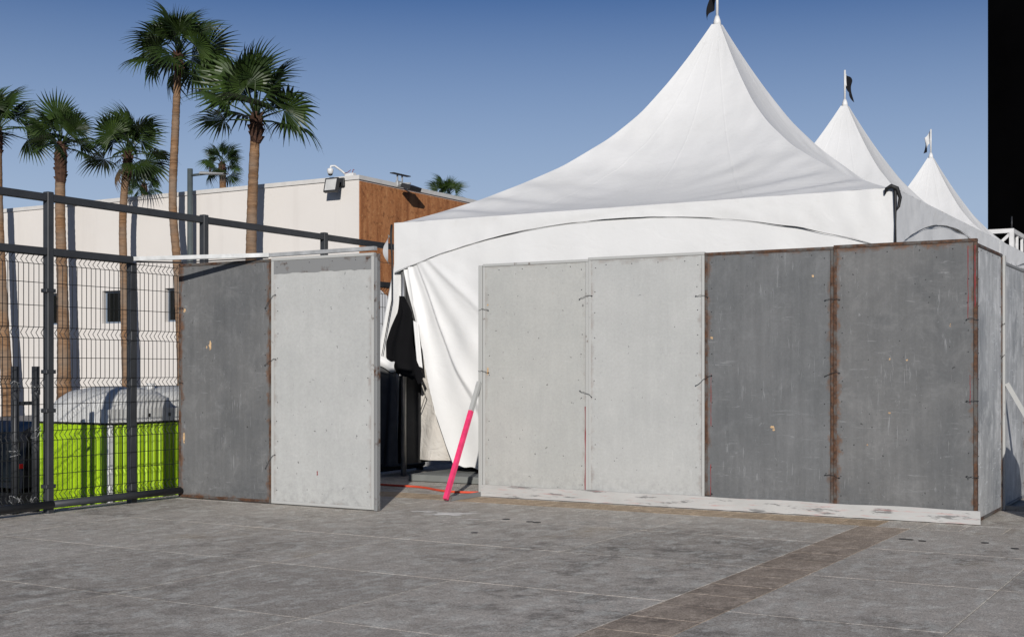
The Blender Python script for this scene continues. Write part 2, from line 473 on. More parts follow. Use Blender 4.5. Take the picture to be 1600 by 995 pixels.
plaza = MB(); plaza.box((EDGE, -14, LOW - 0.3), (34, 42, -0.016))
plaza = tag(plaza.build('plaza', M['joint'], None), kind='structure')
mb = MB(); mb.box((EDGE - 0.012, -14, LOW + 0.004), (EDGE - 0.001, 42, -0.02)); mb.build('retaining_face', M['retain'], plaza)

rnd = random.Random(5)
slab_cache = {}
def slab(x0, x1, y0, y1, mat, name, top=0.0, gap=0.0024, ch=0.002):
    w, h = x1 - x0, y1 - y0
    key = (round(w, 3), round(h, 3), mat, gap)
    if key not in slab_cache:
        s = MB(); s.cbox((-w/2 + gap, -h/2 + gap, -0.06), (w/2 - gap, h/2 - gap, 0.0), ch)
        slab_cache[key] = s.mesh(name, M[mat])
    o = link(name, slab_cache[key], plaza, ((x0 + x1) / 2, (y0 + y1) / 2, top + rnd.uniform(-0.0005, 0.0005) * (0.5 if name == 'paving_stone' else 1.0)))
    return o

PX = 1.46
xs_left = [-2.95 - PX * k for k in range(0, 5)] + [EDGE + 0.002]
xs_left = sorted(xs_left)
ys = [2.42 - 2*1.46, 2.42 - 1.46, 2.42, 3.88, 5.34, 6.79, 8.25, 9.70, 10.93]
for i in range(len(xs_left) - 1):
    for j in range(len(ys) - 1):
        slab(xs_left[i], xs_left[i+1], ys[j], ys[j+1], 'slab', 'concrete_slab')
xr = [-2.53, -1.357, 0.10, 1.56, 3.02, 4.48]
for i in range(len(xr) - 1):
    for j in range(len(ys) - 1):
        slab(xr[i], xr[i+1], ys[j] - 0.12, (ys[j+1] - 0.12) if j < len(ys) - 2 else ys[j+1], 'slab', 'concrete_slab')
# stone band that runs away from the viewer, and the one along the hoarding
y = ys[0]
while y < 10.90:
    slab(-2.95, -2.53, y, min(y + 0.40, 10.93), 'stone', 'paving_stone', gap=0.0022, ch=0.0015); y += 0.40
x = EDGE + 0.002
while x < 4.4:
    slab(x, x + 0.34, 10.93, 11.40, 'stone_wall' if x < -2.9 else 'slab', 'paving_stone', gap=0.003, ch=0.0015); x += 0.34
for (x0, y0, x1, y1) in ((-2.951, ys[0], -2.529, 10.93), (EDGE + 0.002, 10.931, 4.4, 11.40), (-1.364, ys[0], -1.350, 10.92)):
    mb = MB(); mb.box((x0, y0, -0.020), (x1, y1, -0.011)); mb.build('joint_bed', M['joint_dark'], plaza)
# the rest of the plaza behind the hoarding, laid in big slabs
xb = [EDGE + 0.002, -7.0, -4.0, -1.0, 2.0, 4.48]
for i in range(len(xb) - 1):
    for (a, b) in ((11.40, 14.4), (14.4, 17.4), (17.4, 20.4)):
        slab(xb[i], xb[i+1], a, b, 'slab', 'concrete_slab')
mb = MB(); mb.face([(4.48, -14, -0.004), (34, -14, -0.004), (34, 42, -0.004), (4.48, 42, -0.004)])
mb.face([(EDGE, 20.4, -0.004), (4.48, 20.4, -0.004), (4.48, 42, -0.004), (EDGE, 42, -0.004)])
mb.face([(EDGE, -14, -0.004), (4.48, -14, -0.004), (4.48, ys[0]-0.12, -0.004), (EDGE, ys[0]-0.12, -0.004)])
mb.build('paved_surface', M['slab'], plaza)

# pale spill and dark plugs on the slabs
def blob(cx, cy, rx, ry, n, seed, z, jag=0.45, ang=0.0):
    rr = random.Random(seed); pts = []
    for k in range(n):
        a = 2*PI*k/n; q = 1 + rr.uniform(-jag, jag)
        lx, ly = rx*q*math.cos(a), ry*q*math.sin(a)
        pts.append((cx + lx*math.cos(ang) - ly*math.sin(ang), cy + lx*math.sin(ang) + ly*math.cos(ang), z))
    return pts
def gp(px, py):
    d = 2640 / (py - 579); la = (px - 800) / 2000 * d
    return (la*CS - d*SN, la*SN + d*CS)
for (px, py, rx, ry, sd) in ((702, 803, 0.24, 0.11, 1), (655, 799, 0.09, 0.035, 2), (738, 812, 0.08, 0.03, 3), (668, 800, 0.13, 0.05, 7)):
    g = gp(px, py); mb = MB(); mb.face(blob(g[0], g[1], rx, ry, 22, sd, 0.0028 + 0.0004*sd, 0.4, R(30)))
    o = mb.build('chalk_stain', M['stain'], plaza)
for (px, py) in ((791, 811), (828, 815), (839, 816), (1410, 842), (1421, 843), (1441, 845), (1539, 848), (1586, 857), (741, 832)):
    g = gp(px, py); mb = MB(); rr = 0.035 if py < 832 else 0.030
    mb.lathe([(rr, 0.0005), (rr, 0.0035), (rr*0.7, 0.004)], 12, (g[0], g[1], 0.0))
    mb.build('floor_plug', M['plug'], plaza)

# ------------------------------------------------------------------ hoarding panels
PW, PH = 1.243, 2.44
def screws_mesh(seed, w=PW):
    rr = random.Random(seed); s = MB()
    for sd in (-1, 1):
        for k in range(11):
            if rr.random() < 0.25: continue
            z = 0.16 + k*0.215 + rr.uniform(-0.03, 0.03); x = sd*(w/2 - 0.075 + rr.uniform(-0.012, 0.008))
            s.lathe([(0.0055, 0), (0.0045, 0.003)], 6, (x, 0, 0)); 
            n = 12
            for q in range(n):
                vx, vy, vz = s.v[-n+q]; s.v[-n+q] = (vx, -0.0125 - (vz), z + vy)
    for k in range(4):
        x = -w/2 + 0.2 + k*0.28; z = 2.36
        s.lathe([(0.0055, 0), (0.0045, 0.003)], 6, (x, 0, 0))
        for q in range(12):
            vx, vy, vz = s.v[-12+q]; s.v[-12+q] = (vx, -0.0125 - vz, z + vy)
    return s
def wire_tie(parent, x, z, dx, dz, seed, y=-0.030):
    rr = random.Random(seed); s = MB(); pts = []
    for k in range(7):
        u = k/6 - 0.5
        pts.append((x + u*dx, y - 0.010*math.cos(u*PI), z + u*dz + 0.008*math.sin(u*5 + rr.uniform(0, 3))))
    s.tube(pts, 0.0024, 5); s.lathe([(0.006, -0.004), (0.007, 0.0), (0.006, 0.004)], 6, pts[0]); s.lathe([(0.006, -0.004), (0.007, 0), (0.006, 0.004)], 6, pts[-1])
    s.build('wire_tie', M['dark_metal'], parent)
def panel(label, loc, rz, board, frame, group, seed, ties=(), h=PH, w=PW, streaks=()):
    t = thing('hoarding_panel', label, 'panel', loc, rz, group)
    s = MB(); s.cbox((-w/2 + 0.018, -0.011, 0.022), (w/2 - 0.018, 0.011, h - 0.02), 0.003)
    s.build('board', M[board], t)
    fw = 0.030
    for sd in (-1, 1):
        s = MB(); x0, x1 = sorted((sd*(w/2 - 0.001), sd*(w/2 - fw)))
        s.cbox((x0, -0.020, 0.001), (x1, 0.028, h - fw), 0.004); s.build('frame_stile', M[frame], t)
    s = MB(); s.cbox((-w/2 + 0.001, -0.0205, h - fw + 0.001), (w/2 - 0.001, 0.028, h), 0.004); s.build('frame_rail', M[frame], t)
    s = MB(); s.cbox((-w/2 + fw + 0.001, -0.0195, 0.001), (w/2 - fw - 0.001, 0.028, fw), 0.004); s.build('frame_rail', M[frame], t)
    o = screws_mesh(seed, w).build('screw_heads', M['dark_metal'], t); o['kind'] = 'stuff'
    for k, (x, z, dx, dz) in enumerate(ties): wire_tie(t, x, z, dx, dz, seed + k)
    for (x, z0, z1, wd) in streaks:
        s = MB(); n = 14; rr = random.Random(seed + int(z0*100))
        pts = []
        ws = [wd*rr.uniform(0.4, 1.2) for _ in range(n+1)]; xo = [x + rr.uniform(-0.002, 0.002) for _ in range(n+1)]
        for k in range(n):
            za, zb = z0 + (z1-z0)*k/n, z0 + (z1-z0)*(k+1)/n
            yy = -0.0128 if abs(x) < w/2 - 0.035 else -0.0225
            s.face([(xo[k]-ws[k], yy, za), (xo[k]+ws[k], yy, za), (xo[k+1]+ws[k+1], yy, zb), (xo[k+1]-ws[k+1], yy, zb)])
        s.build('paint_drip', M['red_paint'], t)
    return t

WX0, WY = -7.06, 11.485
G1 = 'grey panels of the long hoarding'
wall_specs = [
 ('pale grey painted hoarding panel at the end by the pink brace', 'board_light_warm', 'frame_light', 0.0, 0.000,
   [(-0.60, 1.95, 0.11, 0.0), (-0.60, 1.30, 0.12, -0.02), (0.60, 2.05, 0.14, 0.03), (0.60, 1.08, 0.13, -0.05)], [(0.592, 0.03, 0.95, 0.006)]),
 ('pale grey hoarding panel between the other pale panel and a dark one', 'board_light', 'frame_light', 0.012, -0.004,
   [(0.60, 2.02, 0.12, -0.02), (0.62, 1.22, 0.16, 0.10)], []),
 ('dark grey hoarding panel with a tan chip, beside the pale panels', 'board_dark', 'frame_rust', 0.002, -0.002,
   [(-0.585, 0.12, 0.09, 0.03), (0.615, 1.95, 0.13, 0.0), (0.615, 1.28, 0.13, 0.03), (0.615, 0.36, 0.13, -0.02)], [(-0.557, 0.78, 1.28, 0.003), (-0.560, 0.10, 0.42, 0.0035)]),
 ('dark grey scuffed hoarding panel at the corner with red paint drips', 'board_dark_worn', 'frame_rust', 0.012, -0.006,
   [(0.585, 1.75, 0.09, 0.0), (0.585, 1.05, 0.09, 0.01), (0.585, 0.40, 0.09, 0.0)], [(0.604, 1.85, 2.38, 0.005), (0.545, 1.75, 2.38, 0.0035), (0.562, 1.02, 1.27, 0.003)]),
]
for i, (lab, b, f, dz, dy, ties, streaks) in enumerate(wall_specs):
    panel(lab, (WX0 + PW*(i + 0.5), WY + dy, 0.012 if i else 0.010), 0.0, b, f, G1, 100 + i*17, ties, PH + dz - 0.012, streaks=streaks)
# return wall, turned to face +X
XR = WX0 + 4*PW
t = panel('pale streaky hoarding panel on the side turned away from the row, next to the corner', (XR - 0.03, WY + 0.05 + PW/2, 0.010), R(90), 'board_side', 'frame_rust',
      'side hoarding panels', 300, [(0.60, 1.75, 0.10, 0.0), (0.60, 1.45, 0.1, 0.01)], PH - 0.03)
panel('pale hoarding panel behind the white batten on the side wall', (XR - 0.03, WY + 0.05 + PW*1.5 + 0.07, 0.010), R(90), 'board_side', 'frame_grey', 'side hoarding panels', 320, (), PH - 0.09)
panel('pale side hoarding panel farthest from the corner', (XR - 0.03, WY + 0.05 + PW*2.5 + 0.08, 0.010), R(90), 'board_side', 'frame_grey', 'side hoarding panels', 340, (), PH - 0.07)
# white batten post on the side wall
s = MB(); s.cbox((-0.03, -0.034, 0.002), (0.02, 0.034, 2.41), 0.004)
o = s.build('batten_post', M['frame_light'], None, (XR - 0.01, WY + 0.05 + PW + 0.036, 0)); tag(o, 'white wooden batten post standing between two side hoarding panels', 'post')
# batten that closes the left end of the wall
s = MB(); s.cbox((-0.022, -0.03, 0.002), (0.020, 0.03, 2.425), 0.004)
o = s.build('end_post', M['frame_light'], None, (WX0 - 0.022, WY - 0.002, 0)); tag(o, 'slim grey steel end post closing the hoarding beside the tent opening', 'post')

# white base board with scrapes in front of the wall foot
s = MB()
n = 44; x0, x1 = WX0 + 0.0, XR + 0.03
rr = random.Random(8)
tops = [0.125 + 0.004*math.sin(k*0.7) for k in range(n+1)]
for k in range(n):
    xa, xb_ = x0 + (x1-x0)*k/n, x0 + (x1-x0)*(k+1)/n
    ya, yb = WY - 0.052, WY - 0.030
    ba, bb = 0.004 + 0.004*abs(math.sin(k*1.3)), 0.004 + 0.004*abs(math.sin((k+1)*1.3))
    s.face([(xa, ya, ba), (xb_, ya, bb), (xb_, ya, tops[k+1]), (xa, ya, tops[k])])
    s.face([(xa, ya, tops[k]), (xb_, ya, tops[k+1]), (xb_, yb, tops[k+1]), (xa, yb, tops[k])])
    s.face([(xa, yb, ba), (xa, yb, tops[k]), (xb_, yb, tops[k+1]), (xb_, yb, bb)])
    s.face([(xa, ya, ba), (xa, yb, ba), (xb_, yb, bb), (xb_, ya, bb)])
s.face([(x0, WY-.052, 0.004), (x0, WY-.052, tops[0]), (x0, WY-.030, tops[0]), (x0, WY-.030, 0.004)])
s.face([(x1, WY-.052, 0.004), (x1, WY-.030, 0.004), (x1, WY-.030, tops[-1]), (x1, WY-.052, tops[-1])])
tag(s.build('base_board', M['base_board']), 'long white skirting board with scrapes along the foot of the hoarding', 'board')

# triangular braces
def brace(label, loc, rz, pink):
    t = thing('wall_brace', label, 'brace', loc, rz)
    L, H = 0.66, 1.20; k = 0.745
    p0, p1 = Vector((0, -L, 0.026)), Vector((0, -0.012, H))
    pm = p0.lerp(p1, k)
    s = MB(); s.bar(p0, pm, 0.043, 0.043); s.build('diagonal_strut', M['pink' if pink else 'frame_light'], t)
    s = MB(); s.bar(pm, p1, 0.042, 0.042); s.build('strut_end', M['frame_light'], t)
    s = MB(); s.bar((0, -L + 0.06, 0.024), (0, 0, 0.024), 0.042, 0.044); s.build('foot_bar', M['frame_grey'], t)
    return t
brace('bright pink diagonal brace propping the pale end of the hoarding', (WX0 - 0.022, WY - 0.033, 0), 0, True)
brace('pale grey diagonal brace propping the side hoarding', (XR + 0.012, WY + 0.05 + PW + 0.036, 0), R(90), False)
# made-up drum beyond the frame, added to cast a shadow on the side wall
t = thing('shadow_drum', 'unseen black drum added to cast a shadow on the side hoarding', 'drum', (-1.16, 11.68, 0))
s = MB(); s.lathe([(0.26, 0.0), (0.29, 0.03), (0.29, 0.30), (0.30, 0.32), (0.29, 0.34), (0.29, 0.66), (0.30, 0.68), (0.29, 0.70), (0.285, 0.92), (0.24, 1.02)], 28); s.build('shadow_drum_body', M['black_rubber'], t)
s = MB(); s.lathe([(0.235, 1.02), (0.235, 1.05), (0.20, 1.06)], 28); s.build('lid', M['black_rubber'], t)

# left pair of panels (open gate leaf)
DY, DX0, DX1 = 9.75, -9.70, -7.19
DW = (DX1 - DX0) / 2
G2 = 'panels of the free-standing gate'
panel('dark grey rusty-edged panel of the gate next to the wire fence', (DX0 + DW/2, DY, 0.010), 0, 'board_dark_worn', 'frame_rust', G2, 500,
      [(-0.60, 1.95, 0.08, 0.03), (-0.60, 1.18, 0.08, 0.02), (0.622, 2.0, 0.13, 0.13), (0.622, 1.40, 0.14, 0.06), (0.622, 0.42, 0.12, 0.14)], 2.415, DW)
t = panel('pale grey panel of the gate with a bare dark strip along its top', (DX0 + DW*1.5, DY - 0.004, 0.010), 0, 'board_light', 'frame_light', G2, 520, (), 2.42, DW, [(-0.05, 0.30, 0.34, 0.008)])
s = MB(); n = 30; rr = random.Random(4)
bt = [2.265 + rr.uniform(-0.006, 0.006) for _ in range(n+1)]
for k in range(n):
    xa, xb_ = -DW/2 + 0.03 + (DW - 0.06)*k/n, -DW/2 + 0.03 + (DW - 0.06)*(k+1)/n
    s.face([(xa, -0.0135, bt[k]), (xb_, -0.0135, bt[k+1]), (xb_, -0.0135, 2.39), (xa, -0.0135, 2.39)])
s.build('bare_strip', M['frame_grey'], t)
def chip(parent, x, z, rx, rz_, seed):
    rr = random.Random(seed); s = MB(); pts = []
    for k in range(14):
        a = 2*PI*k/14; q = rr.uniform(0.55, 1.2); pts.append((x + rx*q*math.cos(a), -0.0132, z + rz_*q*math.sin(a)))
    s.face(pts); s.build('paint_chip', M['bare_wood'], parent)
PN = [o for o in COL.objects if o.name.startswith('hoarding_panel')]
chip(PN[7], -0.19, 1.57, 0.020, 0.050, 3); chip(PN[7], -0.235, 1.55, 0.008, 0.02, 4); chip(PN[7], -0.545, 1.93, 0.018, 0.02, 5); chip(PN[7], -0.555, 0.62, 0.014, 0.07, 6)
chip(PN[2], 0.045, 0.785, 0.026, 0.016, 7); chip(PN[2], 0.06, 0.76, 0.014, 0.012, 8); chip(PN[2], 0.43, 2.17, 0.012, 0.014, 9); chip(PN[2], -0.55, 1.62, 0.016, 0.012, 10)
chip(PN[0], -0.56, 1.30, 0.012, 0.05, 11); chip(PN[0], -0.56, 2.0, 0.012, 0.012, 12); chip(PN[3], -0.12, 1.41, 0.008, 0.012, 13); chip(PN[3], 0.03, 1.40, 0.010, 0.008, 14)
# right-hand edge channel of the gate
s = MB(); s.cbox((0.0, -0.024, 0.002), (0.036, 0.034, 2.42), 0.004)
o = s.build('gate_edge_post', M['frame_grey'], None, (DX1 + 0.002, DY, 0)); tag(o, 'thin grey steel post on the free edge of the gate', 'post')
# header bars
s = MB(); s.bar((DX0 + DW - 0.02, DY - 0.005, 2.462), (DX1 + 0.01, DY - 0.005, 2.470), 0.05, 0.036)
tag(s.build('header_bar', M['galv']), 'pale metal header bar lying along the top of the gate', 'beam')
s = MB(); s.bar((DX0 + DW - 0.03, DY - 0.012, 2.464), (-9.80, 9.06, 2.430), 0.046, 0.040)
tag(s.build('stay_bar', M['galv']), 'pale metal stay bar reaching from the gate top to the fence post', 'beam')
s = MB(); s.bar((-9.74, 9.20, 2.412), (-9.66, DY + 0.0, 2.440), 0.02, 0.016); s.bar((-9.66, DY - 0.034, 2.440), (DX0 + DW - 0.03, DY - 0.034, 2.436), 0.02, 0.010)
tag(s.build('angle_bar', M['dark_metal']), 'thin dark angle bar under the stay at the gate top', 'beam')

# ------------------------------------------------------------------ wire fence
FX = -9.70
fence = thing('wire_fence', 'tall dark grey fence of steel posts and rails with folded wire mesh', 'fence', (FX, 8.08, 0))
def fbuild(s, name, mat): 
    o = s.build(name, M[mat], fence); o.matrix_parent_inverse = Matrix.Translation((-FX, -8.08, 0)); return o
posts = [2.005, 4.03, 6.055, 8.08, 10.105, 12.13, 14.155]
for y in posts:
    s = MB(); s.cbox((FX - 0.036, y - 0.036, -0.015), (FX + 0.036, y + 0.036, 2.975), 0.006); fbuild(s, 'post', 'fence')
    for z in (2.06, 1.31, 0.95, 0.25):
        s = MB(); s.cbox((FX - 0.040, y - 0.055, z - 0.018), (FX + 0.040, y + 0.055, z + 0.018), 0.004); fbuild(s, 'clamp', 'fence')
s = MB(); s.cbox((FX - 0.075, 9.13 - 0.038, -0.015), (FX, 9.13 + 0.038, 2.395), 0.006); fbuild(s, 'gate_post', 'fence')
for i in range(len(posts) - 1):
    s = MB(); s.cbox((FX - 0.03, posts[i] + 0.037, 2.885), (FX + 0.03, posts[i+1] - 0.037, 2.955), 0.005); fbuild(s, 'top_rail', 'fence')
    a, b = posts[i] + 0.037, posts[i+1] - 0.037
    if abs(posts[i] - 8.08) < 0.01: b = 9.09
    s = MB(); s.cbox((FX - 0.03, a, 2.385), (FX + 0.03, b, 2.455), 0.005); fbuild(s, 'mid_rail', 'fence')
    s = MB(); s.tube([(FX + 0.055, posts[i] + 0.001, 0.085), (FX + 0.055, (posts[i+1] if abs(posts[i] - 8.08) > 0.01 else 9.70) - 0.001, 0.085)], 0.036, 12); fbuild(s, 'bottom_rail', 'fence')
folds = [(2.38, 2.30), (1.72, 1.62), (1.25, 1.165), (0.765, 0.675), (0.205, 0.125)]
singles = [2.13, 1.92, 1.44, 1.01, 0.51, 0.36]
for i in range(len(posts) - 1):
    s = MB(); a, b = posts[i] + 0.05, posts[i+1] - 0.05
    nw = 34
    for k in range(nw + 1):
        y = a + (b - a) * k / nw
        pts = [(FX, y, 2.41)]
        for (z1, z2) in folds:
            pts += [(FX, y, z1), (FX - 0.042, y, (z1+z2)/2), (FX, y, z2)]
        pts.append((FX, y, 0.10))
        s.tube(pts, 0.0042, 3, cap=False)
    for (z1, z2) in folds:
        for z in (z1, z2): s.tube([(FX + 0.005, a, z), (FX + 0.005, b, z)], 0.0036, 3, cap=False)
    for z in singles: s.tube([(FX + 0.005, a, z), (FX + 0.005, b, z)], 0.0036, 3, cap=False)
    fbuild(s, 'wire_mesh', 'wire')

s = MB(); s.grid(30, 8, lambda u, v: (FX + 0.03 + 0.012*math.sin(u*23 + v*2), 12.2 + 1.9*u, 0.03 + 1.22*v)); fbuild(s, 'black_sheet', 'black_cloth')  # black sheet added so the gap beside the gate reads black
# low inner fence: two round posts tied with wire and a mesh panel
low = thing('low_mesh_fence', 'low dark mesh fence on round posts behind the tall fence', 'fence', (-9.90, 8.0, 0))
for y in (7.87, 8.10):
    s = MB(); s.tube([(0, y - 8.0, -0.02), (0, y - 8.0, 1.36)], 0.036, 12); s.build('round_post', M['fence'], low)
s = MB()
for k in range(36):
    y = -0.15 - k*0.052; s.tube([(-0.03, y, 0.02), (-0.03, y, 1.20), (-0.06, y, 1.23), (-0.03, y, 1.27)], 0.003, 3, cap=False)
for z in (0.10, 0.30, 0.50, 0.70, 0.90, 1.10, 1.20, 1.27): s.tube([(-0.03, -0.13, z), (-0.03, -2.0, z)], 0.003, 3, cap=False)
s.build('wire_mesh', M['wire'], low)
rr = random.Random(3)
for (yc, zc) in ((-0.13, 1.18), (0.10, 1.15), (0.10, 0.75), (-0.13, 0.55), (-0.13, 0.12), (0.10, 0.10)):
    pts = [(math.cos(a*1.1)*0.045 + rr.uniform(-.01, .01), yc + math.sin(a*1.1)*0.05 + rr.uniform(-.015, .015), zc + rr.uniform(-.06, .06)) for a in range(14)]
    s = MB(); s.tube(pts, 0.003, 4); s.build('tie_wire', M['galv'], low)
s = MB(); s.bar((0, -0.10, 1.02), (0, 0.07, 1.02), 0.02, 0.03); s.build('link_bar', M['fence'], low)

# ------------------------------------------------------------------ tents
TX0, TX1, TY0, TS, EAVE, PEAK = -9.32, -3.22, 13.12, 6.10, 3.16, 6.02
prof = [(0.0, 6.06), (0.02, 5.93), (0.05, 5.75), (0.10, 5.46), (0.16, 5.14), (0.25, 4.71), (0.35, 4.36), (0.5, 3.965), (0.62, 3.73), (0.75, 3.50), (0.88, 3.31), (1.0, 3.16)]
def hh(q):
    for (a, za), (b, zb) in zip(prof, prof[1:]):
        if q <= b:
            u = (q - a) / (b - a)
            return za + (zb - za) * u
    return 3.16
# smooth version of the profile
HS = [hh(i/200) for i in range(201)]
for _ in range(30): HS = [HS[0]] + [(HS[i-1] + HS[i]*2 + HS[i+1]) / 4 for i in range(1, 200)] + [HS[-1]]
def hq(q):
    q = max(0, min(0.99999, q)) * 200; i = int(q); return HS[i] + (HS[i+1] - HS[i]) * (q - i)
def roof_z(w, q, side, seed):
    sag = -0.144 * (1 - w*w) * math.sin(PI * min(1, q))
    c = noise.noise(Vector((w*2.2 + side*9 + seed, q*16 + abs(w)*3.5, seed)))       # creases fan out to the corners
    c2 = noise.noise(Vector((w*7 + side*5, q*5, seed + 4)))
    amp = 0.048 * (abs(w) ** 1.2) * q * min(1, (1 - q) * 9) + 0.004 * q * min(1, (1 - q)*9)
    k = min(1, (1 - abs(w)) * 10)
    return hq(q) + sag + (c * amp * 1.6 + c2 * 0.010 * q * min(1, (1 - q)*6)) * k
def roof_mesh(seed):
    s = MB()
    for side in range(4):
        rot = Matrix.Rotation(side * PI/2, 3, 'Z')
        def fn(u, v, rot=rot, side=side):
            q = 0.018 + (1 - 0.018) * (v ** 1.25); w = u*2 - 1
            p = rot @ Vector((w * q * 3.05, -q * 3.05, 0)); return (p.x, p.y, roof_z(w, q, side, seed))
        s.grid(48, 64, fn)
    s.lathe([(0.058, hq(0.018) - 0.02), (0.045, 6.0), (0.024, 6.06)], 12)
    return s.mesh('roof', M['tent'])
def arch(u):                      # depth of the valance below the eave, u 0..1 along the side
    return 0.13 + 0.50 * abs(2*u - 1) ** 2.1
def valance(s, side, out=0.035, seed=0):
    rot = Matrix.Rotation(side * PI/2, 3, 'Z'); h = 3.05 + out
    def fn(u, v):
        x = (u*2 - 1) * h; d = arch(u)
        wob = noise.noise(Vector((u*14 + seed, v*1.5, side))) * 0.012 * (0.3 + v) + noise.noise(Vector((u*40, v*3 - abs(u-.5)*20, side + seed))) * (0.004 + 0.012*abs(2*u - 1)**3)
        e = min(1, min(u, 1-u) * 30)
        p = rot @ Vector((x, -h - wob * e, 0)); return (p.x, p.y, 3.165 - v * d)
    s.grid(90, 7, fn)
    # top hem
    def fn2(u, v):
        x = (u*2 - 1) * h; p = rot @ Vector((x, -3.03 - v*(out + 0.02), 0)); return (p.x, p.y, 3.172 - 0.007*v*v)
    s.grid(20, 2, fn2)
def cord(side, out=0.045, seed=0):
    rot = Matrix.Rotation(side * PI/2, 3, 'Z'); h = 3.05 + out; s = MB(); pts = []; rs = []
    for k in range(81):
        u = 0.004 + 0.992*k/80; p = rot @ Vector(((u*2-1)*h, -h, 0))
        pts.append((p.x, p.y, 3.165 - arch(u) + 0.012*noise.noise(Vector((u*22, seed, 0)))))
        rs.append(0.0012 + 0.0050 * max(0.0, noise.noise(Vector((u*9 + seed, side*3, 2))) + 0.15))
    s.tube(pts, rs, 5); return s
def flag(parent, black, seed, flip, angle):
    def pt(u, v):
        x = u*0.17; z = 0.47 - v*0.26 - u*(0.20 + 0.06*v) + 0.02*math.sin(u*9 + seed)
        wob = 0.045*math.sin(u*8 + v*3 + seed)*u
        return (flip * x * math.cos(angle) + wob*0.5, x * math.sin(angle) + wob, z)
    s = MB(); s.grid(12, 10, pt); f = s.build('flag', M['flag_black' if black else 'flag_white'], parent)
    s = MB()
    def fn3(u, v):
        p = pt(0.24*u, 0.75*v) if black else pt(0.62 + 0.38*u, 0.40 + 0.60*v)
        return (p[0], p[1] - 0.005, p[2])
    s.grid(6, 6, fn3); s.build('flag_stripe', M['flag_white' if black else 'flag_black'], f)
    return f
def tent(label, cx, cy, seed, black, flip, ang):
    t = thing('marquee_tent', label, 'tent', (cx, cy, 0), 0, 'white peaked marquee tents in a row')
    ro = link('roof', roof_mesh(seed), t)
    for side in (0, 1, 3):
        s = MB(); valance(s, side, 0.035, seed); s.build('valance', M['tent'], t)
        cord(side, 0.046, seed).build('edge_cord', M['black_strap'], t)
    for (a, b) in ((-1,-1), (1,-1), (1,1), (-1,1)):
        s = MB(); s.tube([(a*3.0, b*3.0, 0.0), (a*3.0, b*3.0, 3.14)], 0.036, 12); s.build('leg', M['alu'], t)
    s = MB(); s.tube([(0, 0, 6.05), (0, 0, 6.57)], 0.018, 8); s.build('flag_pole', M['white_metal'], t)
    f = flag(t, black, seed, flip, ang); f.location = (0, 0, 6.09)
    for side in (0, 1):
        rot = Matrix.Rotation(side * PI/2, 3, 'Z')
        for w0 in (-0.5, 0.0, 0.5):
            s = MB()
            def fw(u, v, w0=w0, rot=rot, side=side):
                q = 0.06 + 0.94*v; w = w0 + (u - 0.5)*0.016/q*0.6
                p = rot @ Vector((w*q*3.05, -q*3.05, 0))
                return (p.x, p.y, roof_z(w, q, side, seed) + 0.0045 - 0.004*abs(2*u - 1))
            s.grid(2, 64, fw); s.build('weld_seam', M['tent'], t)
    # side curtain on the +X side
    s = MB()
    def fs(u, v):
        return (3.062 + 0.012*noise.noise(Vector((u*9, v*2, seed))) + 0.006*math.sin(u*34), (u*2-1)*3.0, 3.13 - v*2.98)
    s.grid(60, 10, fs); s.build('side_curtain', M['tent'], t)
    return t
cx, cy = (TX0 + TX1)/2, TY0 + 3.05
tent1 = tent('large white peaked tent right behind the grey hoarding', cx, cy, 1.0, True, -1, 0.5)
tent2 = tent('white peaked tent with a black flag, middle one of the row', cx, cy + 6.1, 2.3, True, 1, 0.9)
tent3 = tent('white peaked tent with a white flag, far end of the row', cx + 0.08, cy + 12.5, 5.1, False, -1, 0.4)

# front curtain of the first tent: gathered to the right, open at its lower left
def t1(s, name, mat):
    o = s.build(name, M[mat], tent1); o.matrix_parent_inverse = Matrix.Translation((-cx, -cy, 0)); return o
edge = [(3.05, -9.24), (2.62, -9.235), (2.30, -9.17), (1.75, -9.02), (1.20, -8.86), (0.75, -8.68), (0.35, -8.53), (0.14, -8.44)]
def ex_(z):
    for (za, xa), (zb, xb_) in zip(edge, edge[1:]):
        if z >= zb: return xa + (xb_-xa)*(za-z)/(za-zb)
    return edge[-1][1]
s = MB()
def fc(u, v):
    uu = u ** 1.7
    z = 3.07 - v * 2.93
    xl = ex_(z); x = xl + (-3.3 - xl) * uu
    # folds fan from the upper left corner
    r = math.hypot(x + 9.25, 3.05 - z); a = math.atan2(x + 9.25, 3.05 - z)      # angle from straight down
    g = max(0.0, 1 - a/1.15)
    y = 13.10
    ph = a*2.9 + 0.62 + 0.45*noise.noise(Vector((a*3, r*0.6, 7)))
    fr = ph - math.floor(ph); saw = (1 - fr) if fr > 0.10 else (fr/0.10)
    y -= 0.11 * (0.25 + 0.75*g) * max(0.0, 1 - a/1.35) * min(1, r/1.0) * (saw - 0.5)
    y -= 0.020 * g * min(1, r/1.2) * math.sin(a*31 + 0.5)
    y -= 0.030 * noise.noise(Vector((x*2.6, z*1.2, 3))) * min(1, v*4)
    zz = z
    if v > 0.97: zz += 0.05 * noise.noise(Vector((x*6, 0, 1)))
    # bottom lifts away from the left
    if x < -8.0: zz += max(0, (v - 0.9))*0.6*(-8.0 - x)
    return (x, y - 0.12*g*max(0, v-0.5), zz)
s.grid(200, 90, fc)
t1(s, 'front_curtain', 'tent')
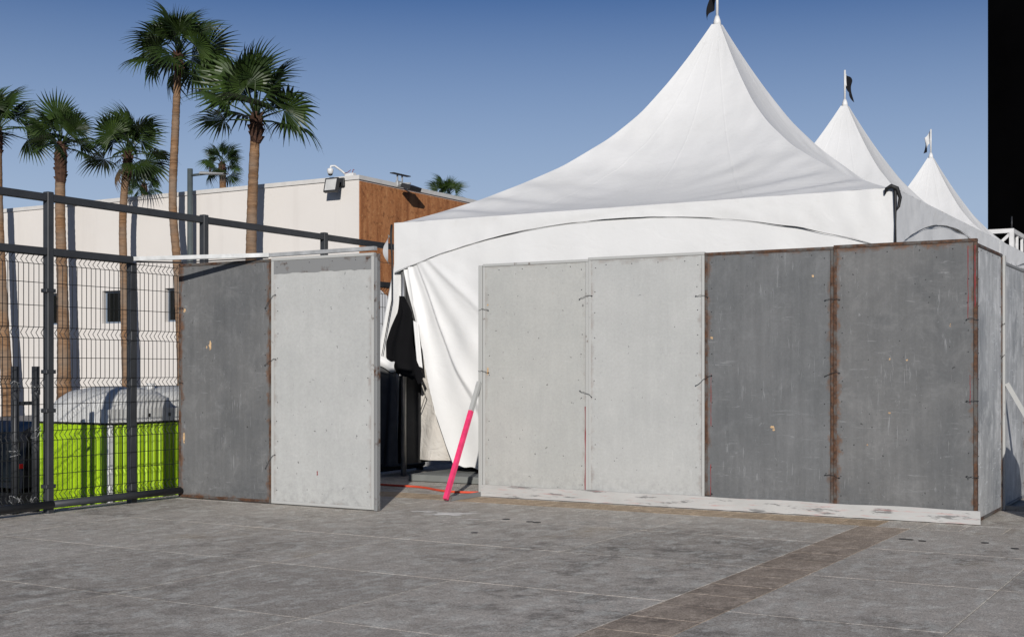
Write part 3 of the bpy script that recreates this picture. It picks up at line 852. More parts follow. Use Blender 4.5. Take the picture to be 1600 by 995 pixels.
# the seam line of a fold
s = MB()
def fi(u, v):                     # inner curtain hung lower
    zt = 1.50 + 0.55*u; z = zt + (0.20 - zt)*v
    x = -9.14 + 1.44*u - 0.03*v*(1-u)
    y = 13.36 + 0.045*math.sin(u*17 + v*2.5)*(0.4+0.6*v) + 0.02*noise.noise(Vector((u*8, v*5, 2)))
    return (x, y, z)
s.grid(60, 40, fi); t1(s, 'inner_curtain', 'canvas')
s = MB()
def ff(u, v):                     # loose flap left of the leg
    z = 3.02 - v*2.86
    xr_ = -9.27 - 0.06*v; xl = -9.32 - 0.33*min(1, v*1.7)
    x = xl + (xr_ - xl)*u
    return (x, 13.14 - 0.06*math.sin(u*6 + v*2)*min(1, v*3) + 0.04*u, z)
s.grid(20, 40, ff); t1(s, 'side_flap', 'tent')
# left and back walls of the tent, coloured dark for the shade inside
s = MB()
s.grid(50, 8, lambda u, v: (TX0 + 0.06 + 0.03*math.sin(u*40), TY0 + 0.06 + u*5.9, 3.1 - v*2.95)); t1(s, 'back_curtain', 'shaded_cloth')
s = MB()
s.grid(50, 8, lambda u, v: (TX0 + 0.1 + u*5.9, TY0 + 5.95 + 0.03*math.sin(u*40), 3.1 - v*2.95)); t1(s, 'back_curtain', 'shaded_cloth')
# corner straps
s = MB()
s.tube([(-3.17, 13.06, 3.15), (-3.165, 13.055, 3.10), (-3.165, 13.06, 2.80), (-3.165, 13.06, 2.42)], [0.018, 0.016, 0.009, 0.014], 8)
s.tube([(-3.27, 13.06, 3.10), (-3.25, 13.04, 3.15), (-3.20, 13.03, 3.175), (-3.15, 13.05, 3.15), (-3.125, 13.09, 3.06), (-3.14, 13.09, 2.97), (-3.16, 13.07, 2.93)], [0.008, 0.018, 0.022, 0.024, 0.018, 0.014, 0.008], 8)
t1(s, 'corner_strap', 'black_strap')
s = MB()
s.tube([(-9.36, 13.04, 3.14), (-9.365, 13.03, 3.0), (-9.36, 13.05, 2.7), (-9.37, 13.06, 2.2), (-9.50, 13.02, 1.5)], [0.014, 0.016, 0.010, 0.007, 0.004], 8)
t1(s, 'corner_strap', 'black_strap')
s = MB()
s.grid(8, 12, lambda u, v: (-9.40 - 0.085*u*math.sin(v*PI)*1.3 , 13.02 + 0.04*u, 3.02 - v*0.36 - 0.02*u)); t1(s, 'corner_pouch', 'tent')
s = MB()
s.tube([(-8.90, 13.03, 1.24), (-8.95, 13.0, 1.27), (-8.93, 12.99, 1.21), (-8.88, 13.0, 1.25), (-8.92, 13.01, 1.22)], 0.010, 6)
s.tube([(-8.92, 13.02, 1.22), (-8.96, 13.20, 1.02), (-9.10, 13.29, 0.80)], 0.006, 6)
t1(s, 'tie_rope', 'rope')
# shaded lower part of the white flap, its shade put into the colour
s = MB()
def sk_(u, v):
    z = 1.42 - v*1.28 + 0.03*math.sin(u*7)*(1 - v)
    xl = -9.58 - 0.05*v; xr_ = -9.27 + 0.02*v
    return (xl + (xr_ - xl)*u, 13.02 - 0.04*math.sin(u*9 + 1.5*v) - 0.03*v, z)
s.grid(26, 26, sk_); t1(s, 'shaded_flap', 'shaded_cloth')
s = MB(); s.grid(14, 6, lambda u, v: (-9.60 + 0.36*u, 12.97 - 0.03*math.sin(v*PI) - 0.02*math.sin(u*8), 1.50 - 0.13*v - 0.05*u + 0.03*math.sin(u*6))); t1(s, 'flap_roll', 'tent')

# black cloth hanging on the tent leg
s = MB()
def bc(u, v):
    wl = [0.01, 0.05, 0.15, 0.23, 0.24, 0.12]; wr = [0.02, 0.14, 0.16, 0.18, 0.24, 0.34]
    k = min(4.999, v*5); i = int(k); f = k - i
    l = wl[i] + (wl[i+1]-wl[i])*f; r_ = wr[i] + (wr[i+1]-wr[i])*f
    x = -9.17 - l + (l + r_)*u
    z = 2.24 - v*0.98 - v*v*(0.22*noise.noise(Vector((u*4.2, 2, 1))) + 0.10*(u - 0.35))
    return (x, 12.99 - 0.05*math.sin(u*PI) - 0.025*math.sin(u*11 + v*4), z)
s.grid(24, 24, bc)
tag(s.build('black_cloth', M['black_cloth']), 'black cloth hanging from the tent leg at the opening', 'cloth')
s = MB()
s.grid(8, 14, lambda u, v: (-9.01 + 0.07*u + 0.06*v, 13.0 - 0.02*math.sin(u*5), 1.95 - v*0.55 - 0.05*u)); tag(s.build('white_cloth', M['tent']), 'narrow white cloth strip hanging beside the black cloth', 'cloth')

# tent floor platform
s = MB(); s.cbox((-8.80, 12.60, 0.006), (-3.4, 19.0, 0.085), 0.006)
tag(s.build('tent_floor', M['platform']), 'low grey floor platform inside the tent entrance', 'platform')
# orange cable
s = MB(); pts = []
for k in range(61):
    u = k/60; x = -9.3 + u*2.9; y = 11.95 + 0.10*math.sin(u*7.5) + 0.05*math.sin(u*17 + 1) - 0.28*u
    pts.append((x, y, 0.013))
s.tube(pts, 0.0125, 8)
tag(s.build('extension_cable', M['orange_cable']), 'orange cable lying on the ground at the tent entrance', 'cable')

# ------------------------------------------------------------------ building behind
BX, BY, BTOP = -18.24, 24.1, 5.80
bl = thing('flat_roof_building', 'pale flat-roofed building with a rusty steel clad side', 'building', (BX, BY, LOW))
def bb(s, name, mat, par=None, fix=False):
    o = s.build(name, M[mat], par or bl, fix=fix)
    o.matrix_parent_inverse = Matrix.Translation((-BX, -BY, -LOW)); return o
WZ0, WZ1, REC = 2.58, 3.45, 0.16
wins = [-31.02 - 2.31, -31.02, -28.71, -26.40, -24.09, -21.78, -19.9]
wins = wins[:6]
s = MB(); WW = 0.42
xe = [-62.0]
for w in wins: xe += [w - WW, w + WW]
xe.append(BX)
for i in range(len(xe) - 1):
    a, b = xe[i], xe[i+1]
    if i % 2 == 0:
        s.face([(a, BY, LOW), (b, BY, LOW), (b, BY, BTOP), (a, BY, BTOP)])
    else:
        s.face([(a, BY, LOW), (b, BY, LOW), (b, BY, WZ0), (a, BY, WZ0)]); s.face([(a, BY, WZ1), (b, BY, WZ1), (b, BY, BTOP), (a, BY, BTOP)])
        s.face([(a, BY, WZ0), (b, BY, WZ0), (b, BY+REC, WZ0), (a, BY+REC, WZ0)]); s.face([(a, BY, WZ1), (a, BY+REC, WZ1), (b, BY+REC, WZ1), (b, BY, WZ1)])
        s.face([(a, BY, WZ0), (a, BY+REC, WZ0), (a, BY+REC, WZ1), (a, BY, WZ1)]); s.face([(b, BY, WZ0), (b, BY, WZ1), (b, BY+REC, WZ1), (b, BY+REC, WZ0)])
s.face([(BX, BY, LOW), (BX, 56, LOW), (BX, 56, BTOP), (BX, BY, BTOP)])
s.face([(-62, BY, BTOP - 0.3), (BX, BY, BTOP - 0.3), (BX, 56, BTOP - 0.3), (-62, 56, BTOP - 0.3)])
s.face([(-62, 56, LOW), (-62, BY, LOW), (-62, BY, BTOP), (-62, 56, BTOP)]); s.face([(BX, 56, LOW), (-62, 56, LOW), (-62, 56, BTOP), (BX, 56, BTOP)])
bb(s, 'wall', 'stucco')
for w in wins:
    s = MB(); y = BY + REC - 0.03
    s.box((w - WW + 0.002, y, WZ0 + 0.002), (w - WW + 0.045, y + 0.05, WZ1 - 0.002)); s.box((w + WW - 0.05, y, WZ0 + 0.002), (w + WW - 0.002, y + 0.05, WZ1 - 0.002))
    s.box((w - WW + 0.045, y, WZ0 + 0.002), (w + WW - 0.05, y + 0.05, WZ0 + 0.05)); s.box((w - WW + 0.045, y, WZ1 - 0.05), (w + WW - 0.05, y + 0.05, WZ1 - 0.002))
    f = bb(s, 'window', 'win_frame')
    s = MB(); s.box((w - WW + 0.04, y + 0.02, WZ0 + 0.04), (w + WW - 0.04, y + 0.03, WZ1 - 0.04))
    p = s.build('pane', M['glass_dark'], f)
# coping
s = MB(); s.box((-62, BY - 0.035, BTOP), (BX + 0.035, BY + 0.22, BTOP + 0.10)); bb(s, 'coping', 'coping')
s = MB(); s.box((BX - 0.22, BY + 0.221, BTOP), (BX + 0.035, 56, BTOP + 0.10)); bb(s, 'coping', 'coping')
# corten cladding panels
zs = [LOW + 0.01, 0.35, 2.05, 3.92, BTOP - 0.03]; y0 = BY + 0.0
for j in range(4):
    y = y0
    while y < 55:
        y2 = min(y + 2.44, 55.9); s = MB(); s.cbox((BX + 0.004, y + 0.006, zs[j] + 0.006), (BX + 0.03, y2 - 0.004, zs[j+1] - 0.006), 0.003); bb(s, 'cladding_panel', 'corten'); y = y2

# roof-edge equipment
t = thing('dome_camera', 'white dome security camera on a curved arm above the parapet', 'camera', (-18.70, BY + 0.0, BTOP + 0.10))
s = MB(); s.lathe([(0.02, -0.16), (0.075, -0.13), (0.10, -0.06), (0.105, 0.0), (0.095, 0.04), (0.03, 0.06)], 16, (-0.30, -0.30, 0.20)); s.build('dome', M['white_metal'], t)
s = MB(); s.lathe([(0.02, -0.19), (0.065, -0.17), (0.085, -0.135)], 16, (-0.30, -0.30, 0.20)); s.build('dome_glass', M['glass_dark'], t)
s = MB(); s.tube([(-0.30, -0.30, 0.25), (-0.29, -0.28, 0.33), (-0.20, -0.2, 0.34), (-0.05, -0.05, 0.20), (0.05, 0.05, 0.08), (0.10, 0.08, 0.05)], 0.035, 8); s.build('arm', M['white_metal'], t)
s = MB(); s.cbox((0.05, 0.0, 0.0), (0.40, 0.18, 0.10), 0.01); s.build('mount', M['white_metal'], t)
s = MB(); s.tube([(0.30, 0.09, 0.1), (0.34, 0.09, 0.22), (0.38, 0.09, 0.2)], 0.012, 6); s.tube([(0.05, 0.0, 0.1), (0.18, 0.0, 0.12), (0.3, 0.0, 0.19)], 0.012, 6); s.build('cable', M['red_paint'], t)
def flood(label, loc, rz, tilt):
    t = thing('flood_light', label, 'floodlight', loc, rz)
    Mx = Matrix.Translation((0, -0.30, 0.0)) @ Matrix.Rotation(R(tilt), 4, 'X')
    s = MB(); s.box((-0.19, -0.04, -0.17), (0.19, 0.04, 0.17), Mx); s.build('housing', M['dark_metal'], t)
    s = MB(); s.box((-0.155, -0.047, -0.135), (0.155, -0.0405, 0.135), Mx); s.build('lens', M['lens'], t)
    s = MB(); s.bar((0, -0.27, 0.02), (0, -0.03, 0.07), 0.05, 0.05); s.cbox((-0.10, -0.06, 0.0), (0.16, -0.001, 0.2), 0.01); s.build('bracket', M['dark_metal'], t)
    return t
flood('square flood light with a black frame on the white parapet', (-18.78, BY - 0.036, 5.66), 0, -14)
t = thing('roof_bracket_light', 'small dark lamp on a bracket over the rusty steel wall', 'floodlight', (BX + 0.036, 25.7, 5.80))
ROOFCAM = [o for o in COL.objects if o.name == 'dome_camera'][0]; ROOFCAM.scale = (0.72, 0.72, 0.72)
s = MB(); s.cbox((-0.05, -0.12, 0.02), (0.02, 0.12, 0.16), 0.01); s.bar((0.0, 0, 0.10), (0.32, 0, 0.08), 0.04, 0.04); s.bar((0, -0.10, 0.16), (0.0, -0.10, 0.30), 0.03, 0.03); s.bar((0, 0.10, 0.16), (0, 0.10, 0.30), 0.03, 0.03); s.build('bracket', M['galv'], t)
s = MB(); s.box((-0.14, -0.24, -0.05), (0.14, 0.24, 0.05), Matrix.Translation((0.34, 0, -0.02)) @ Matrix.Rotation(R(20), 4, 'Y')); s.build('housing', M['dark_metal'], t)
s = MB(); s.bar((0.02, -0.36, 0.315), (0.02, 0.36, 0.315), 0.12, 0.02); s.build('top_plate', M['dark_metal'], t)

# ------------------------------------------------------------------ street lamp
lx, ld = sx(297, 23.75)
t = thing('street_lamp', 'grey street lamp with a flat head among the palms', 'street lamp', (lx, 23.75, LOW))
zt = sz(264, ld) - LOW
s = MB(); s.tube([(0, 0, 0), (0, 0, zt)], [0.085, 0.068], 12); s.lathe([(0.14, 0), (0.14, 0.03), (0.09, 0.05)], 12); s.build('pole', M['lamp_metal'], t)
s = MB(); s.tube([(0, 0, zt - 0.17), (0.55, -0.03, zt - 0.17)], 0.032, 8); s.build('arm', M['lamp_metal'], t)
s = MB()
def lh(u, v):
    x = 0.45 + u*0.78; w = 0.13*(1 - 0.25*u); a = v*2*PI
    return (x, w*math.cos(a) - 0.03, zt - 0.16 - 0.07*u + (0.055*(1 - 0.55*u))*max(-0.35, math.sin(a)))
s.grid(6, 16, lh, False); s.build('lamp_head', M['lamp_head'], t)
s = MB(); s.tube([(0.70, -0.03, zt - 0.14), (0.70, -0.03, zt - 0.03)], 0.028, 8); s.build('light_sensor', M['dark_metal'], t)

# ------------------------------------------------------------------ palms (fan palms)
def frond_mesh(seed, fan=120, pet=0.78, L=0.92, droop=0.30):
    rr = random.Random(seed); s = MB()
    N = 26
    hub = Vector((pet, 0, 0))
    sag = lambda d: -droop * (d ** 2.2)
    for k in range(N):
        a = R(-fan + 2*fan*(k + 0.5)/N + rr.uniform(-1.5, 1.5)); da = R(2*fan/N) * 0.50
        ln = L * (1.0 - 0.28*(abs(a)/R(fan))**2) * rr.uniform(0.88, 1.08)
        split = 0.52 + rr.uniform(-0.06, 0.08)
        rows = []
        tipdrop = rr.uniform(0.10, 0.55)
        for q in (0.03, 0.26, split, 0.74, 0.90, 1.0):
            d = q * ln
            hw = d * math.tan(da) if q <= split else split*ln*math.tan(da) * max(0.06, (1 - (q - split)/(1.0 - split)) )
            zz = sag(d) - (tipdrop*0.45 * max(0, (q - split)/(1-split))**1.6) + 0.16*(abs(a)/R(fan))**1.5 * d * 0.9
            dd = d * (1 - 0.10*max(0, q - split))
            c = hub + Vector((math.cos(a)*dd, math.sin(a)*dd, zz)); n = Vector((-math.sin(a), math.cos(a), 0))
            fold = 0.28 * hw
            rows.append((c - n*hw + Vector((0,0,fold)), c - Vector((0,0,fold)), c + n*hw + Vector((0,0,fold))))
        b = len(s.v)
        for r3 in rows: s.v += [tuple(p) for p in r3]
        for i in range(len(rows) - 1):
            for j in range(2):
                s.f.append([b+i*3+j, b+i*3+j+1, b+(i+1)*3+j+1, b+(i+1)*3+j]); s.sm.append(False)
    s.tube([(0, 0, 0), (pet*0.5, 0, 0.03), (pet*1.02, 0, -0.005)], [0.030, 0.020, 0.012], 5)
    return s.mesh('frond', M['leaf'])
FR = [frond_mesh(1), frond_mesh(2, 108, 0.88, 0.96, 0.26), frond_mesh(3, 128, 0.70, 0.88, 0.40), frond_mesh(4, 95, 0.80, 0.92, 0.20), frond_mesh(5, 55, 0.8, 0.9, 0.08)]
M['leaf_dead'] = leafmat('leaf_dead', (0.10, 0.065, 0.035), (0.17, 0.115, 0.06))
DEAD = FR[2].copy(); DEAD.name = 'dead_frond'; DEAD.materials.clear(); DEAD.materials.append(M['leaf_dead'])
def palm(label, pts, radii, crown, scale, seed, nf=28, boot=0.9, lean=0.0, group='fan palms beside the pale building', lowest=-48, dead=0):
    rr = random.Random(seed)
    base = Vector(pts[0])
    t = thing('fan_palm', label, 'palm tree', base, 0, group)
    # smooth trunk line
    P = [Vector(p) - base for p in pts]; line = []; rad = []
    for i in range(len(P) - 1):
        p0, p1, p2, p3 = P[max(i-1,0)], P[i], P[i+1], P[min(i+2, len(P)-1)]
        for k in range(10):
            u = k/10
            line.append(0.5*((2*p1) + (-p0+p2)*u + (2*p0-5*p1+4*p2-p3)*u*u + (-p0+3*p1-3*p2+p3)*u**3))
            rad.append(radii[i] + (radii[i+1]-radii[i])*u)
    line.append(P[-1]); rad.append(radii[-1])
    # rings
    L2 = []; R2 = []
    for i in range(len(line)-1):
        for k in range(4):
            u = k/4; L2.append(line[i].lerp(line[i+1], u)); R2.append((rad[i] + (rad[i+1]-rad[i])*u) * (1 + rr.uniform(-0.035, 0.05)))
    L2.append(line[-1]); R2.append(rad[-1])
    s = MB(); s.tube(L2, R2, 12); s.build('trunk', M['trunk'], t)
    top = P[-1]
    # old leaf bases
    s = MB(); nb = int(60*boot*scale) + 12
    for k in range(nb):
        a = rr.uniform(0, 2*PI); h = -boot*scale*(1 - k/nb); r0 = radii[-1]*1.02
        d = Vector((math.cos(a), math.sin(a), 0)); tan = Vector((-math.sin(a), math.cos(a), 0))
        b0 = top + Vector((0,0,h)) + d*r0*0.8; out = rr.uniform(0.04, 0.13)*scale; ln = rr.uniform(0.10, 0.22)*scale; w = rr.uniform(0.05, 0.09)*scale
        tip = b0 + d*out + Vector((0,0,ln))
        s.face([b0 - tan*w, b0 + tan*w, tip + tan*w*0.3, tip - tan*w*0.3]); s.face([b0 - tan*w, tip - tan*w*0.3, b0 + d*0.02 + Vector((0,0,ln*1.1))]); s.face([b0 + tan*w, b0 + d*0.02 + Vector((0,0,ln*1.1)), tip + tan*w*0.3])
    s.lathe([(radii[-1]*1.0, -boot*scale), (radii[-1]*1.22, -boot*scale*0.7), (radii[-1]*1.25, -0.2*scale), (radii[-1]*0.8, 0.18*scale)], 10, tuple(top), False)
    s.build('leaf_base', M['boot'], t)
    for k in range(nf):
        u = k / (nf - 1)
        el = 86 - (86 - lowest) * (u ** 1.25) + rr.uniform(-9, 9)
        az = k * 137.5 + rr.uniform(-16, 16) + seed*40
        sc = scale * rr.uniform(0.86, 1.08) * (0.80 if u < 0.12 else 1.0)
        fm = FR[4] if (u < 0.07) else FR[rr.randrange(4)]
        o = link('frond', fm, t)
        o.location = top + Vector((0, 0, 0.10*scale - 0.12*u*scale))
        o.rotation_mode = 'XYZ'
        m = Matrix.Rotation(R(az), 4, 'Z') @ Matrix.Rotation(R(-el), 4, 'Y') @ Matrix.Rotation(R(rr.uniform(-70, 70) if u < 0.6 else rr.uniform(-60, 60)), 4, 'X')
        o.rotation_euler = m.to_euler(); o.scale = (sc, sc, sc)
    for k in range(dead):
        o = link('dead_frond', DEAD, t); sc = scale * rr.uniform(0.50, 0.72)
        o.location = top + Vector((0, 0, -0.10*scale))
        az = (seed*77 + k*137) % 360
        o.rotation_euler = (Matrix.Rotation(R(az), 4, 'Z') @ Matrix.Rotation(R(rr.uniform(58, 78)), 4, 'Y') @ Matrix.Rotation(R(rr.uniform(-40, 40)), 4, 'X')).to_euler(); o.scale = (sc, sc, sc)
    return t
def ppts(Y, pix):
    out = []
    for (px, py) in pix:
        X, d = sx(px, Y); out.append((X, Y, sz(py, d)))
    b = out[0]; return [(b[0], b[1], LOW - 0.05)] + out
PYY = 23.38
palm('fan palm leaning at the edge with its trunk beside the black car', ppts(PYY, [(13, 640), (4, 480), (-2, 330), (-4, 205)]), [0.20, 0.17, 0.14, 0.12, 0.11], None, 0.84, 1, 22, lowest=-20)
palm('fan palm with a thick dark brown band of leaf bases', ppts(PYY, [(100, 600), (98, 470), (94, 330), (95, 230)]), [0.24, 0.18, 0.145, 0.13, 0.13], None, 0.76, 2, 22, 1.25, lowest=-8)
palm('fan palm with a slim slightly bowed trunk behind the green cabin', ppts(PYY - 0.05, [(198, 600), (194, 450), (192, 340), (199, 243)]), [0.15, 0.12, 0.10, 0.095, 0.09], None, 0.80, 3, 22, 0.75, lowest=-30, dead=1)
palm('tallest fan palm with a thin curved trunk next to the street lamp', ppts(PYY, [(286, 600), (278, 430), (270, 320), (274, 200), (279, 90)]), [0.18, 0.14, 0.105, 0.10, 0.095, 0.085], None, 0.86, 4, 28, 0.55, lowest=-32)
palm('broad-crowned fan palm with a straight trunk behind the gate', ppts(PYY, [(391, 600), (392, 430), (394, 320), (400, 188)]), [0.20, 0.155, 0.13, 0.12, 0.115], None, 1.10, 21, 20, 0.5, lowest=-6)
def far_palm(label, px, py, Y, sc, seed):
    X, d = sx(px, Y); z = sz(py, d)
    palm(label, [(X, Y, LOW), (X + 0.3, Y, z*0.5), (X, Y, z)], [0.34, 0.26, 0.20], None, sc, seed, 20, 0.6, group='distant fan palms behind the building', lowest=-45)
far_palm('distant small palm showing over the roof beside the street lamp head', 347, 258, 62, 1.05, 12)
far_palm('distant small palm between two nearer palm trunks over the roof', 225, 291, 66, 0.98, 13)
far_palm('distant palm top peeking over the rusty steel wall', 697, 312, 70, 1.0, 14)

# ------------------------------------------------------------------ portable toilet cabins (lime green)
def cabin(label, cxy, rz):
    t = thing('toilet_cabin', label, 'portable toilet', (cxy[0], cxy[1], LOW), rz, 'lime green toilet cabins behind the fence')
    W = 1.02; H = 1.90; hw = W/2
    s = MB(); s.cbox((-hw - 0.03, -hw - 0.03, 0.0), (hw + 0.03, hw + 0.03, 0.14), 0.02); s.build('base', M['black_rubber'], t)
    def ribbed(s, fn, x0, x1, n, z0, z1, d):
        w = (x1 - x0)/n
        for k in range(n):
            a = x0 + k*w; pr = [(a, 0), (a + w*0.22, 0), (a + w*0.36, d), (a + w*0.86, d), (a + w, 0)]
            for (xa, da), (xb_, db) in zip(pr, pr[1:]):
                s.face([fn(xa, da, z0), fn(xb_, db, z0), fn(xb_, db, z1), fn(xa, da, z1)])
    sides = [lambda x, d, z: (x, -hw - d, z), lambda x, d, z: (hw + d, x, z), lambda x, d, z: (-x, hw + d, z), lambda x, d, z: (-hw - d, -x, z)]
    for k, fn in enumerate(sides):
        for (z0, z1) in ((0.14, 0.93), (0.955, H)):
            s = MB(); ribbed(s, fn, -hw + 0.05, hw - 0.05, 9, z0, z1, 0.022)
            s.build('wall_panel', M['lime'], t)
        s = MB()
        q = [fn(-hw + 0.05, -0.004, 0.14), fn(hw - 0.05, -0.004, 0.14), fn(hw - 0.05, -0.004, H), fn(-hw + 0.05, -0.004, H)]
        s.face(q); s.build('wall_backing', M['lime'], t)
    for k, (a, b) in enumerate(((-1,-1), (1,-1), (1,1), (-1,1))):
        s = MB(); e_ = 0.05 if k != 1 else 0.026; s.cbox((a*(hw + 0.02) - e_, b*(hw + 0.02) - e_, 0.14), (a*(hw + 0.02) + e_, b*(hw + 0.02) + e_, H - 0.002), 0.010)
        s.build('corner_post', M['cabin_white' if k == 1 else 'lime'], t)
    s = MB(); s.cbox((-hw - 0.035, -hw - 0.035, H), (hw + 0.035, hw + 0.035, H + 0.022), 0.004); s.build('seam', M['black_rubber'], t)
    # translucent grey roof with a deep skirt and rounded hips
    s = MB(); N = 28
    def rf(u, v):
        x, y = (u*2 - 1), (v*2 - 1)
        e = (abs(x)**4 + abs(y)**4) ** 0.25
        z = H + 0.022 + 0.14 + 0.22 * max(0, 1 - min(1, e)**3.2) ** 0.62
        rib = 0.010 * (1 if abs(((u*7) % 1) - 0.5) < 0.22 else 0) * max(0, 1 - e**6)
        return (x*(hw + 0.03), y*(hw + 0.03), z + rib)
    s.grid(N, N, rf)
    h0 = hw + 0.03
    for fn in (lambda u, v: (-h0 + 2*h0*u, -h0 - 0.012*(1-v), H + 0.022 + 0.14*v), lambda u, v: (h0 + 0.012*(1-v), -h0 + 2*h0*u, H + 0.022 + 0.14*v),
               lambda u, v: (h0 - 2*h0*u, h0 + 0.012*(1-v), H + 0.022 + 0.14*v), lambda u, v: (-h0 - 0.012*(1-v), h0 - 2*h0*u, H + 0.022 + 0.14*v)):
        s.grid(14, 2, fn)
    s.build('roof', M['cabin_roof'], t)
    s = MB(); s.tube([(hw*0.5, hw*0.6, H + 0.2), (hw*0.5, hw*0.6, H + 0.43)], 0.045, 10); s.build('vent_pipe', M['cabin_white'], t)
    for (x, z) in ((-0.3, H + 0.09), (0.0, H + 0.09), (0.3, H + 0.09)):
        s = MB(); s.cbox((hw + 0.036, x - 0.015, z - 0.02), (hw + 0.045, x + 0.015, z + 0.02), 0.003); s.build('vent_slot', M['black_rubber'], t)
    return t
cabin('lime green toilet cabin with grey domed roof, next to the black car', (-10.93, 9.98), 0)
cabin('lime green toilet cabin behind the gate, between two other cabins', (-11.35, 11.20), R(3))
cabin('lime green toilet cabin nearest the tent corner', (-11.0, 12.40), R(-2))

# ------------------------------------------------------------------ black car seen from behind
t = thing('parked_car', 'black tall car parked behind the fence, its rear turned this way', 'car', (-13.75, 10.25, LOW), 0)
def car_section(pts, y0, y1): pass
L, Wc = 4.7, 0.96
# body: lofted rings along y (rear at 0)
def ring(y):
    k = y / L
    top = 1.10 if k > 0.62 else 1.08
    if k < 0.04: top = 1.0
    if k > 0.95: top = 0.85
    w = Wc * (0.93 if k < 0.03 or k > 0.97 else 1.0)
    return [(-w*0.92, 0.30), (-w, 0.42), (-w, 0.78), (-w*0.95, top), (w*0.95, top), (w, 0.78), (w, 0.42), (w*0.92, 0.30)]
s = MB(); ysn = [0.0, 0.05, 0.18, 0.8, 2.0, 3.0, 4.0, 4.55, L]; b = 0; nr = 8
for y in ysn:
    for (x, z) in ring(y): s.v.append((x, y, z))
for i in range(len(ysn) - 1):
    for k in range(nr):
        s.f.append([i*nr+k, i*nr+(k+1) % nr, (i+1)*nr+(k+1) % nr, (i+1)*nr+k]); s.sm.append(False)
s.f.append(list(reversed(range(nr)))); s.sm.append(False); s.f.append([(len(ysn)-1)*nr+k for k in range(nr)]); s.sm.append(False)
s.build('body', M['car_paint'], t, fix=True)
s = MB(); cb = []
for (y, w, z) in ((0.06, 0.90, 1.05), (0.22, 0.80, 1.72), (0.5, 0.78, 1.84), (1.6, 0.79, 1.87), (2.4, 0.76, 1.80), (3.2, 0.86, 1.08)):
    cb.append((y, w, z))
for (y, w, z) in cb: s.v += [(-w - 0.04*(z > 1.2), y, 1.05), (-w, y, z - 0.06), (-w + 0.10, y, z), (w - 0.10, y, z), (w, y, z - 0.06), (w + 0.04*(z > 1.2), y, 1.05)]
for i in range(len(cb)-1):
    for k in range(5): s.f.append([i*6+k, i*6+k+1, (i+1)*6+k+1, (i+1)*6+k]); s.sm.append(False)
s.f.append([0,1,2,3,4,5]); s.sm.append(False); s.f.append([30,31,32,33,34,35]); s.sm.append(False)
cab = s.build('cabin', M['car_paint'], t, fix=True)
s = MB(); s.face([(-0.76, 0.062, 1.14), (0.76, 0.062, 1.14), (0.70, 0.185, 1.62), (-0.70, 0.185, 1.62)]); o = s.build('rear_window', M['glass_dark'], t); o.location = (0, -0.022, 0)
for sd in (-1, 1):
    s = MB(); s.face([(sd*0.895, 0.45, 1.14), (sd*0.905, 2.6, 1.14), (sd*0.80, 2.2, 1.70), (sd*0.815, 0.55, 1.70)]); o = s.build('side_window', M['glass_dark'], t); o.location = (sd*0.03, 0, 0)
    s = MB(); s.cbox((sd*0.88 - 0.015, 0.03, 1.29), (sd*0.88 + 0.015, 0.10, 1.35), 0.006); tl = s.build('tail_light', M['tail_red'], t)
    s = MB(); s.cbox((sd*0.88 - 0.012, 0.022, 1.33), (sd*0.88 + 0.012, 0.0295, 1.345), 0.002); s.build('reversing_lens', M['lens'], tl)
    s = MB(); s.cbox((sd*0.84 - 0.06, -0.10, 0.78), (sd*0.84 + 0.04, -0.08, 0.83), 0.004); s.build('bumper_reflector', M['tail_amber'], t)
    for y in (0.85, 3.75):
        s = MB(); s.lathe([(0.20, -0.11), (0.34, -0.10), (0.36, -0.06), (0.36, 0.06), (0.34, 0.10), (0.20, 0.11)], 22)
        s.v = [(z + sd*0.84, x + y, yy + 0.36) for (x, yy, z) in s.v]; wh = s.build('wheel', M['tyre'], t)
        s = MB(); s.lathe([(0.20, -0.03), (0.19, 0.03), (0.06, 0.05)], 16); s.v = [(sd*z + sd*0.93, x + y, yy + 0.36) for (x, yy, z) in s.v]; s.build('rim', M['chrome'], wh, fix=True)
s = MB(); s.cbox((-0.95, -0.09, 0.56), (0.95, 0.06, 0.86), 0.03); s.build('bumper', M['car_paint'], t)
s = MB(); s.cbox((-0.88, -0.105, 0.845), (0.88, -0.04, 0.872), 0.004); s.build('bumper_trim', M['chrome'], t)
s = MB(); s.cbox((-0.26, -0.030, 0.90), (0.26, -0.012, 1.01), 0.004); s.build('number_plate', M['plate'], t)

# white pop-up canopy seen through the gap
t = thing('popup_canopy', 'small white pop-up canopy standing beyond the fence in the gap by the gate', 'canopy', (-14.6, 19.3, LOW))
s = MB(); z0, z1 = 2.75, 4.35
for k in range(4):
    rot = Matrix.Rotation(k*PI/2, 3, 'Z')
    def fr(u, v, rot=rot):
        q = 0.02 + 0.98*v; p = rot @ Vector(((u*2-1)*q*1.5, -q*1.5, 0)); return (p.x, p.y, z1 + (z0 - z1)*q - 0.10*math.sin(q*PI))
    s.grid(10, 10, fr)
s.build('roof', M['tent'], t)
for k in range(4):
    rot = Matrix.Rotation(k*PI/2, 3, 'Z'); s = MB()
    def fv(u, v, rot=rot):
        p = rot @ Vector(((u*2-1)*1.51, -1.51 - 0.02*math.sin(u*30), 0)); return (p.x, p.y, z0 + 0.01 - 2.6*v)
    s.grid(24, 4, fv); s.build('side_wall', M['tent'], t)
for (a, b) in ((-1,-1), (1,-1), (1,1), (-1,1)):
    s = MB(); s.tube([(a*1.47, b*1.47, 0), (a*1.47, b*1.47, z0)], 0.025, 8); s.build('leg', M['alu'], t)

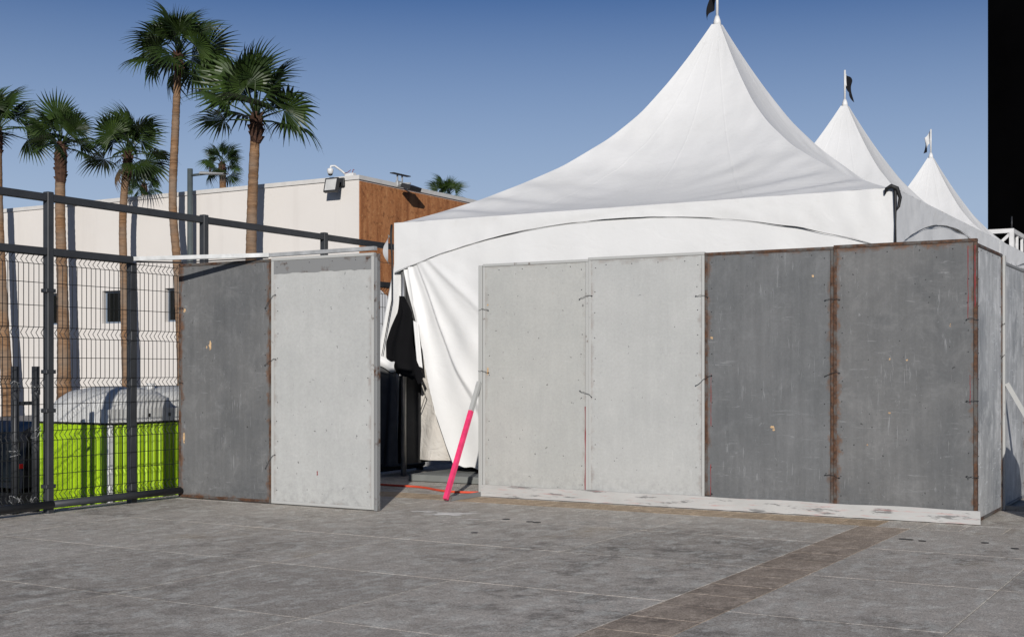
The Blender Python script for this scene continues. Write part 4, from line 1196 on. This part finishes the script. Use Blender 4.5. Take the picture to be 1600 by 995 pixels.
# ------------------------------------------------------------------ black clad tower and white deck behind the tents
X0, d0 = sx(1543, 47.3)
t = thing('stage_tower', 'tall black cloth-covered stage tower behind the tents', 'tower', (X0, 47.3, 0))
s = MB(); s.box((0.02, 0.03, 0), (11.9, 7.9, 19)); s.build('core', M['scrim'], t)
k = 0; x = 0.0
while x < 11.5:
    s = MB(); w = 1.5
    s.grid(6, 14, lambda u, v, x=x, w=w: (x + 0.01 + (w - 0.02)*u, -0.02*math.sin(u*PI*2) - 0.03*math.sin(u*PI), 19.0*v)); s.build('cloth_panel', M['scrim_blue' if k in (1, 4) else 'scrim'], t); x += w; k += 1
X0, d0 = sx(1581, 38.0)
t = thing('white_steel_deck', 'white steel deck frame with railing in front of the black tower', 'scaffold', (X0, 38.0, -0.004))
zd = sz(357, d0) - 0.06
for (px_, py_) in ((0, 0), (0, 2.6), (-2.6, 0), (0, 5.2), (-2.6, 5.2)):
    s = MB(); s.bar((px_, py_, 0), (px_, py_, zd - 0.06), 0.12, 0.12); s.build('post', M['white_metal'], t)
for zz in (zd, zd - 0.95):
    s = MB(); s.bar((-2.7, 0, zz), (0.06, 0, zz), 0.10, 0.12); s.build('rail', M['white_metal'], t)
    s = MB(); s.bar((0, 0.07, zz), (0, 5.3, zz), 0.10, 0.12); s.build('rail', M['white_metal'], t)
for y in (0.9, 1.75, 3.4, 4.3):
    s = MB(); s.bar((0, y, zd - 0.89), (0, y, zd - 0.06), 0.07, 0.07); s.build('baluster', M['white_metal'], t)
s = MB(); s.bar((-0.9, 0, zd - 0.89), (-0.06, 0, zd - 0.1), 0.08, 0.08); s.bar((0, 0.06, zd - 0.1), (0, 0.85, zd - 0.89), 0.08, 0.08); s.build('knee_brace', M['white_metal'], t)
s = MB(); s.box((-2.6, 0.06, zd - 1.15), (-0.06, 5.2, zd - 1.02)); s.build('deck', M['white_metal'], t)
s = MB(); s.tube([(0, 0, zd), (0, 0, zd + 0.4)], 0.02, 6); s.build('antenna', M['dark_metal'], t)
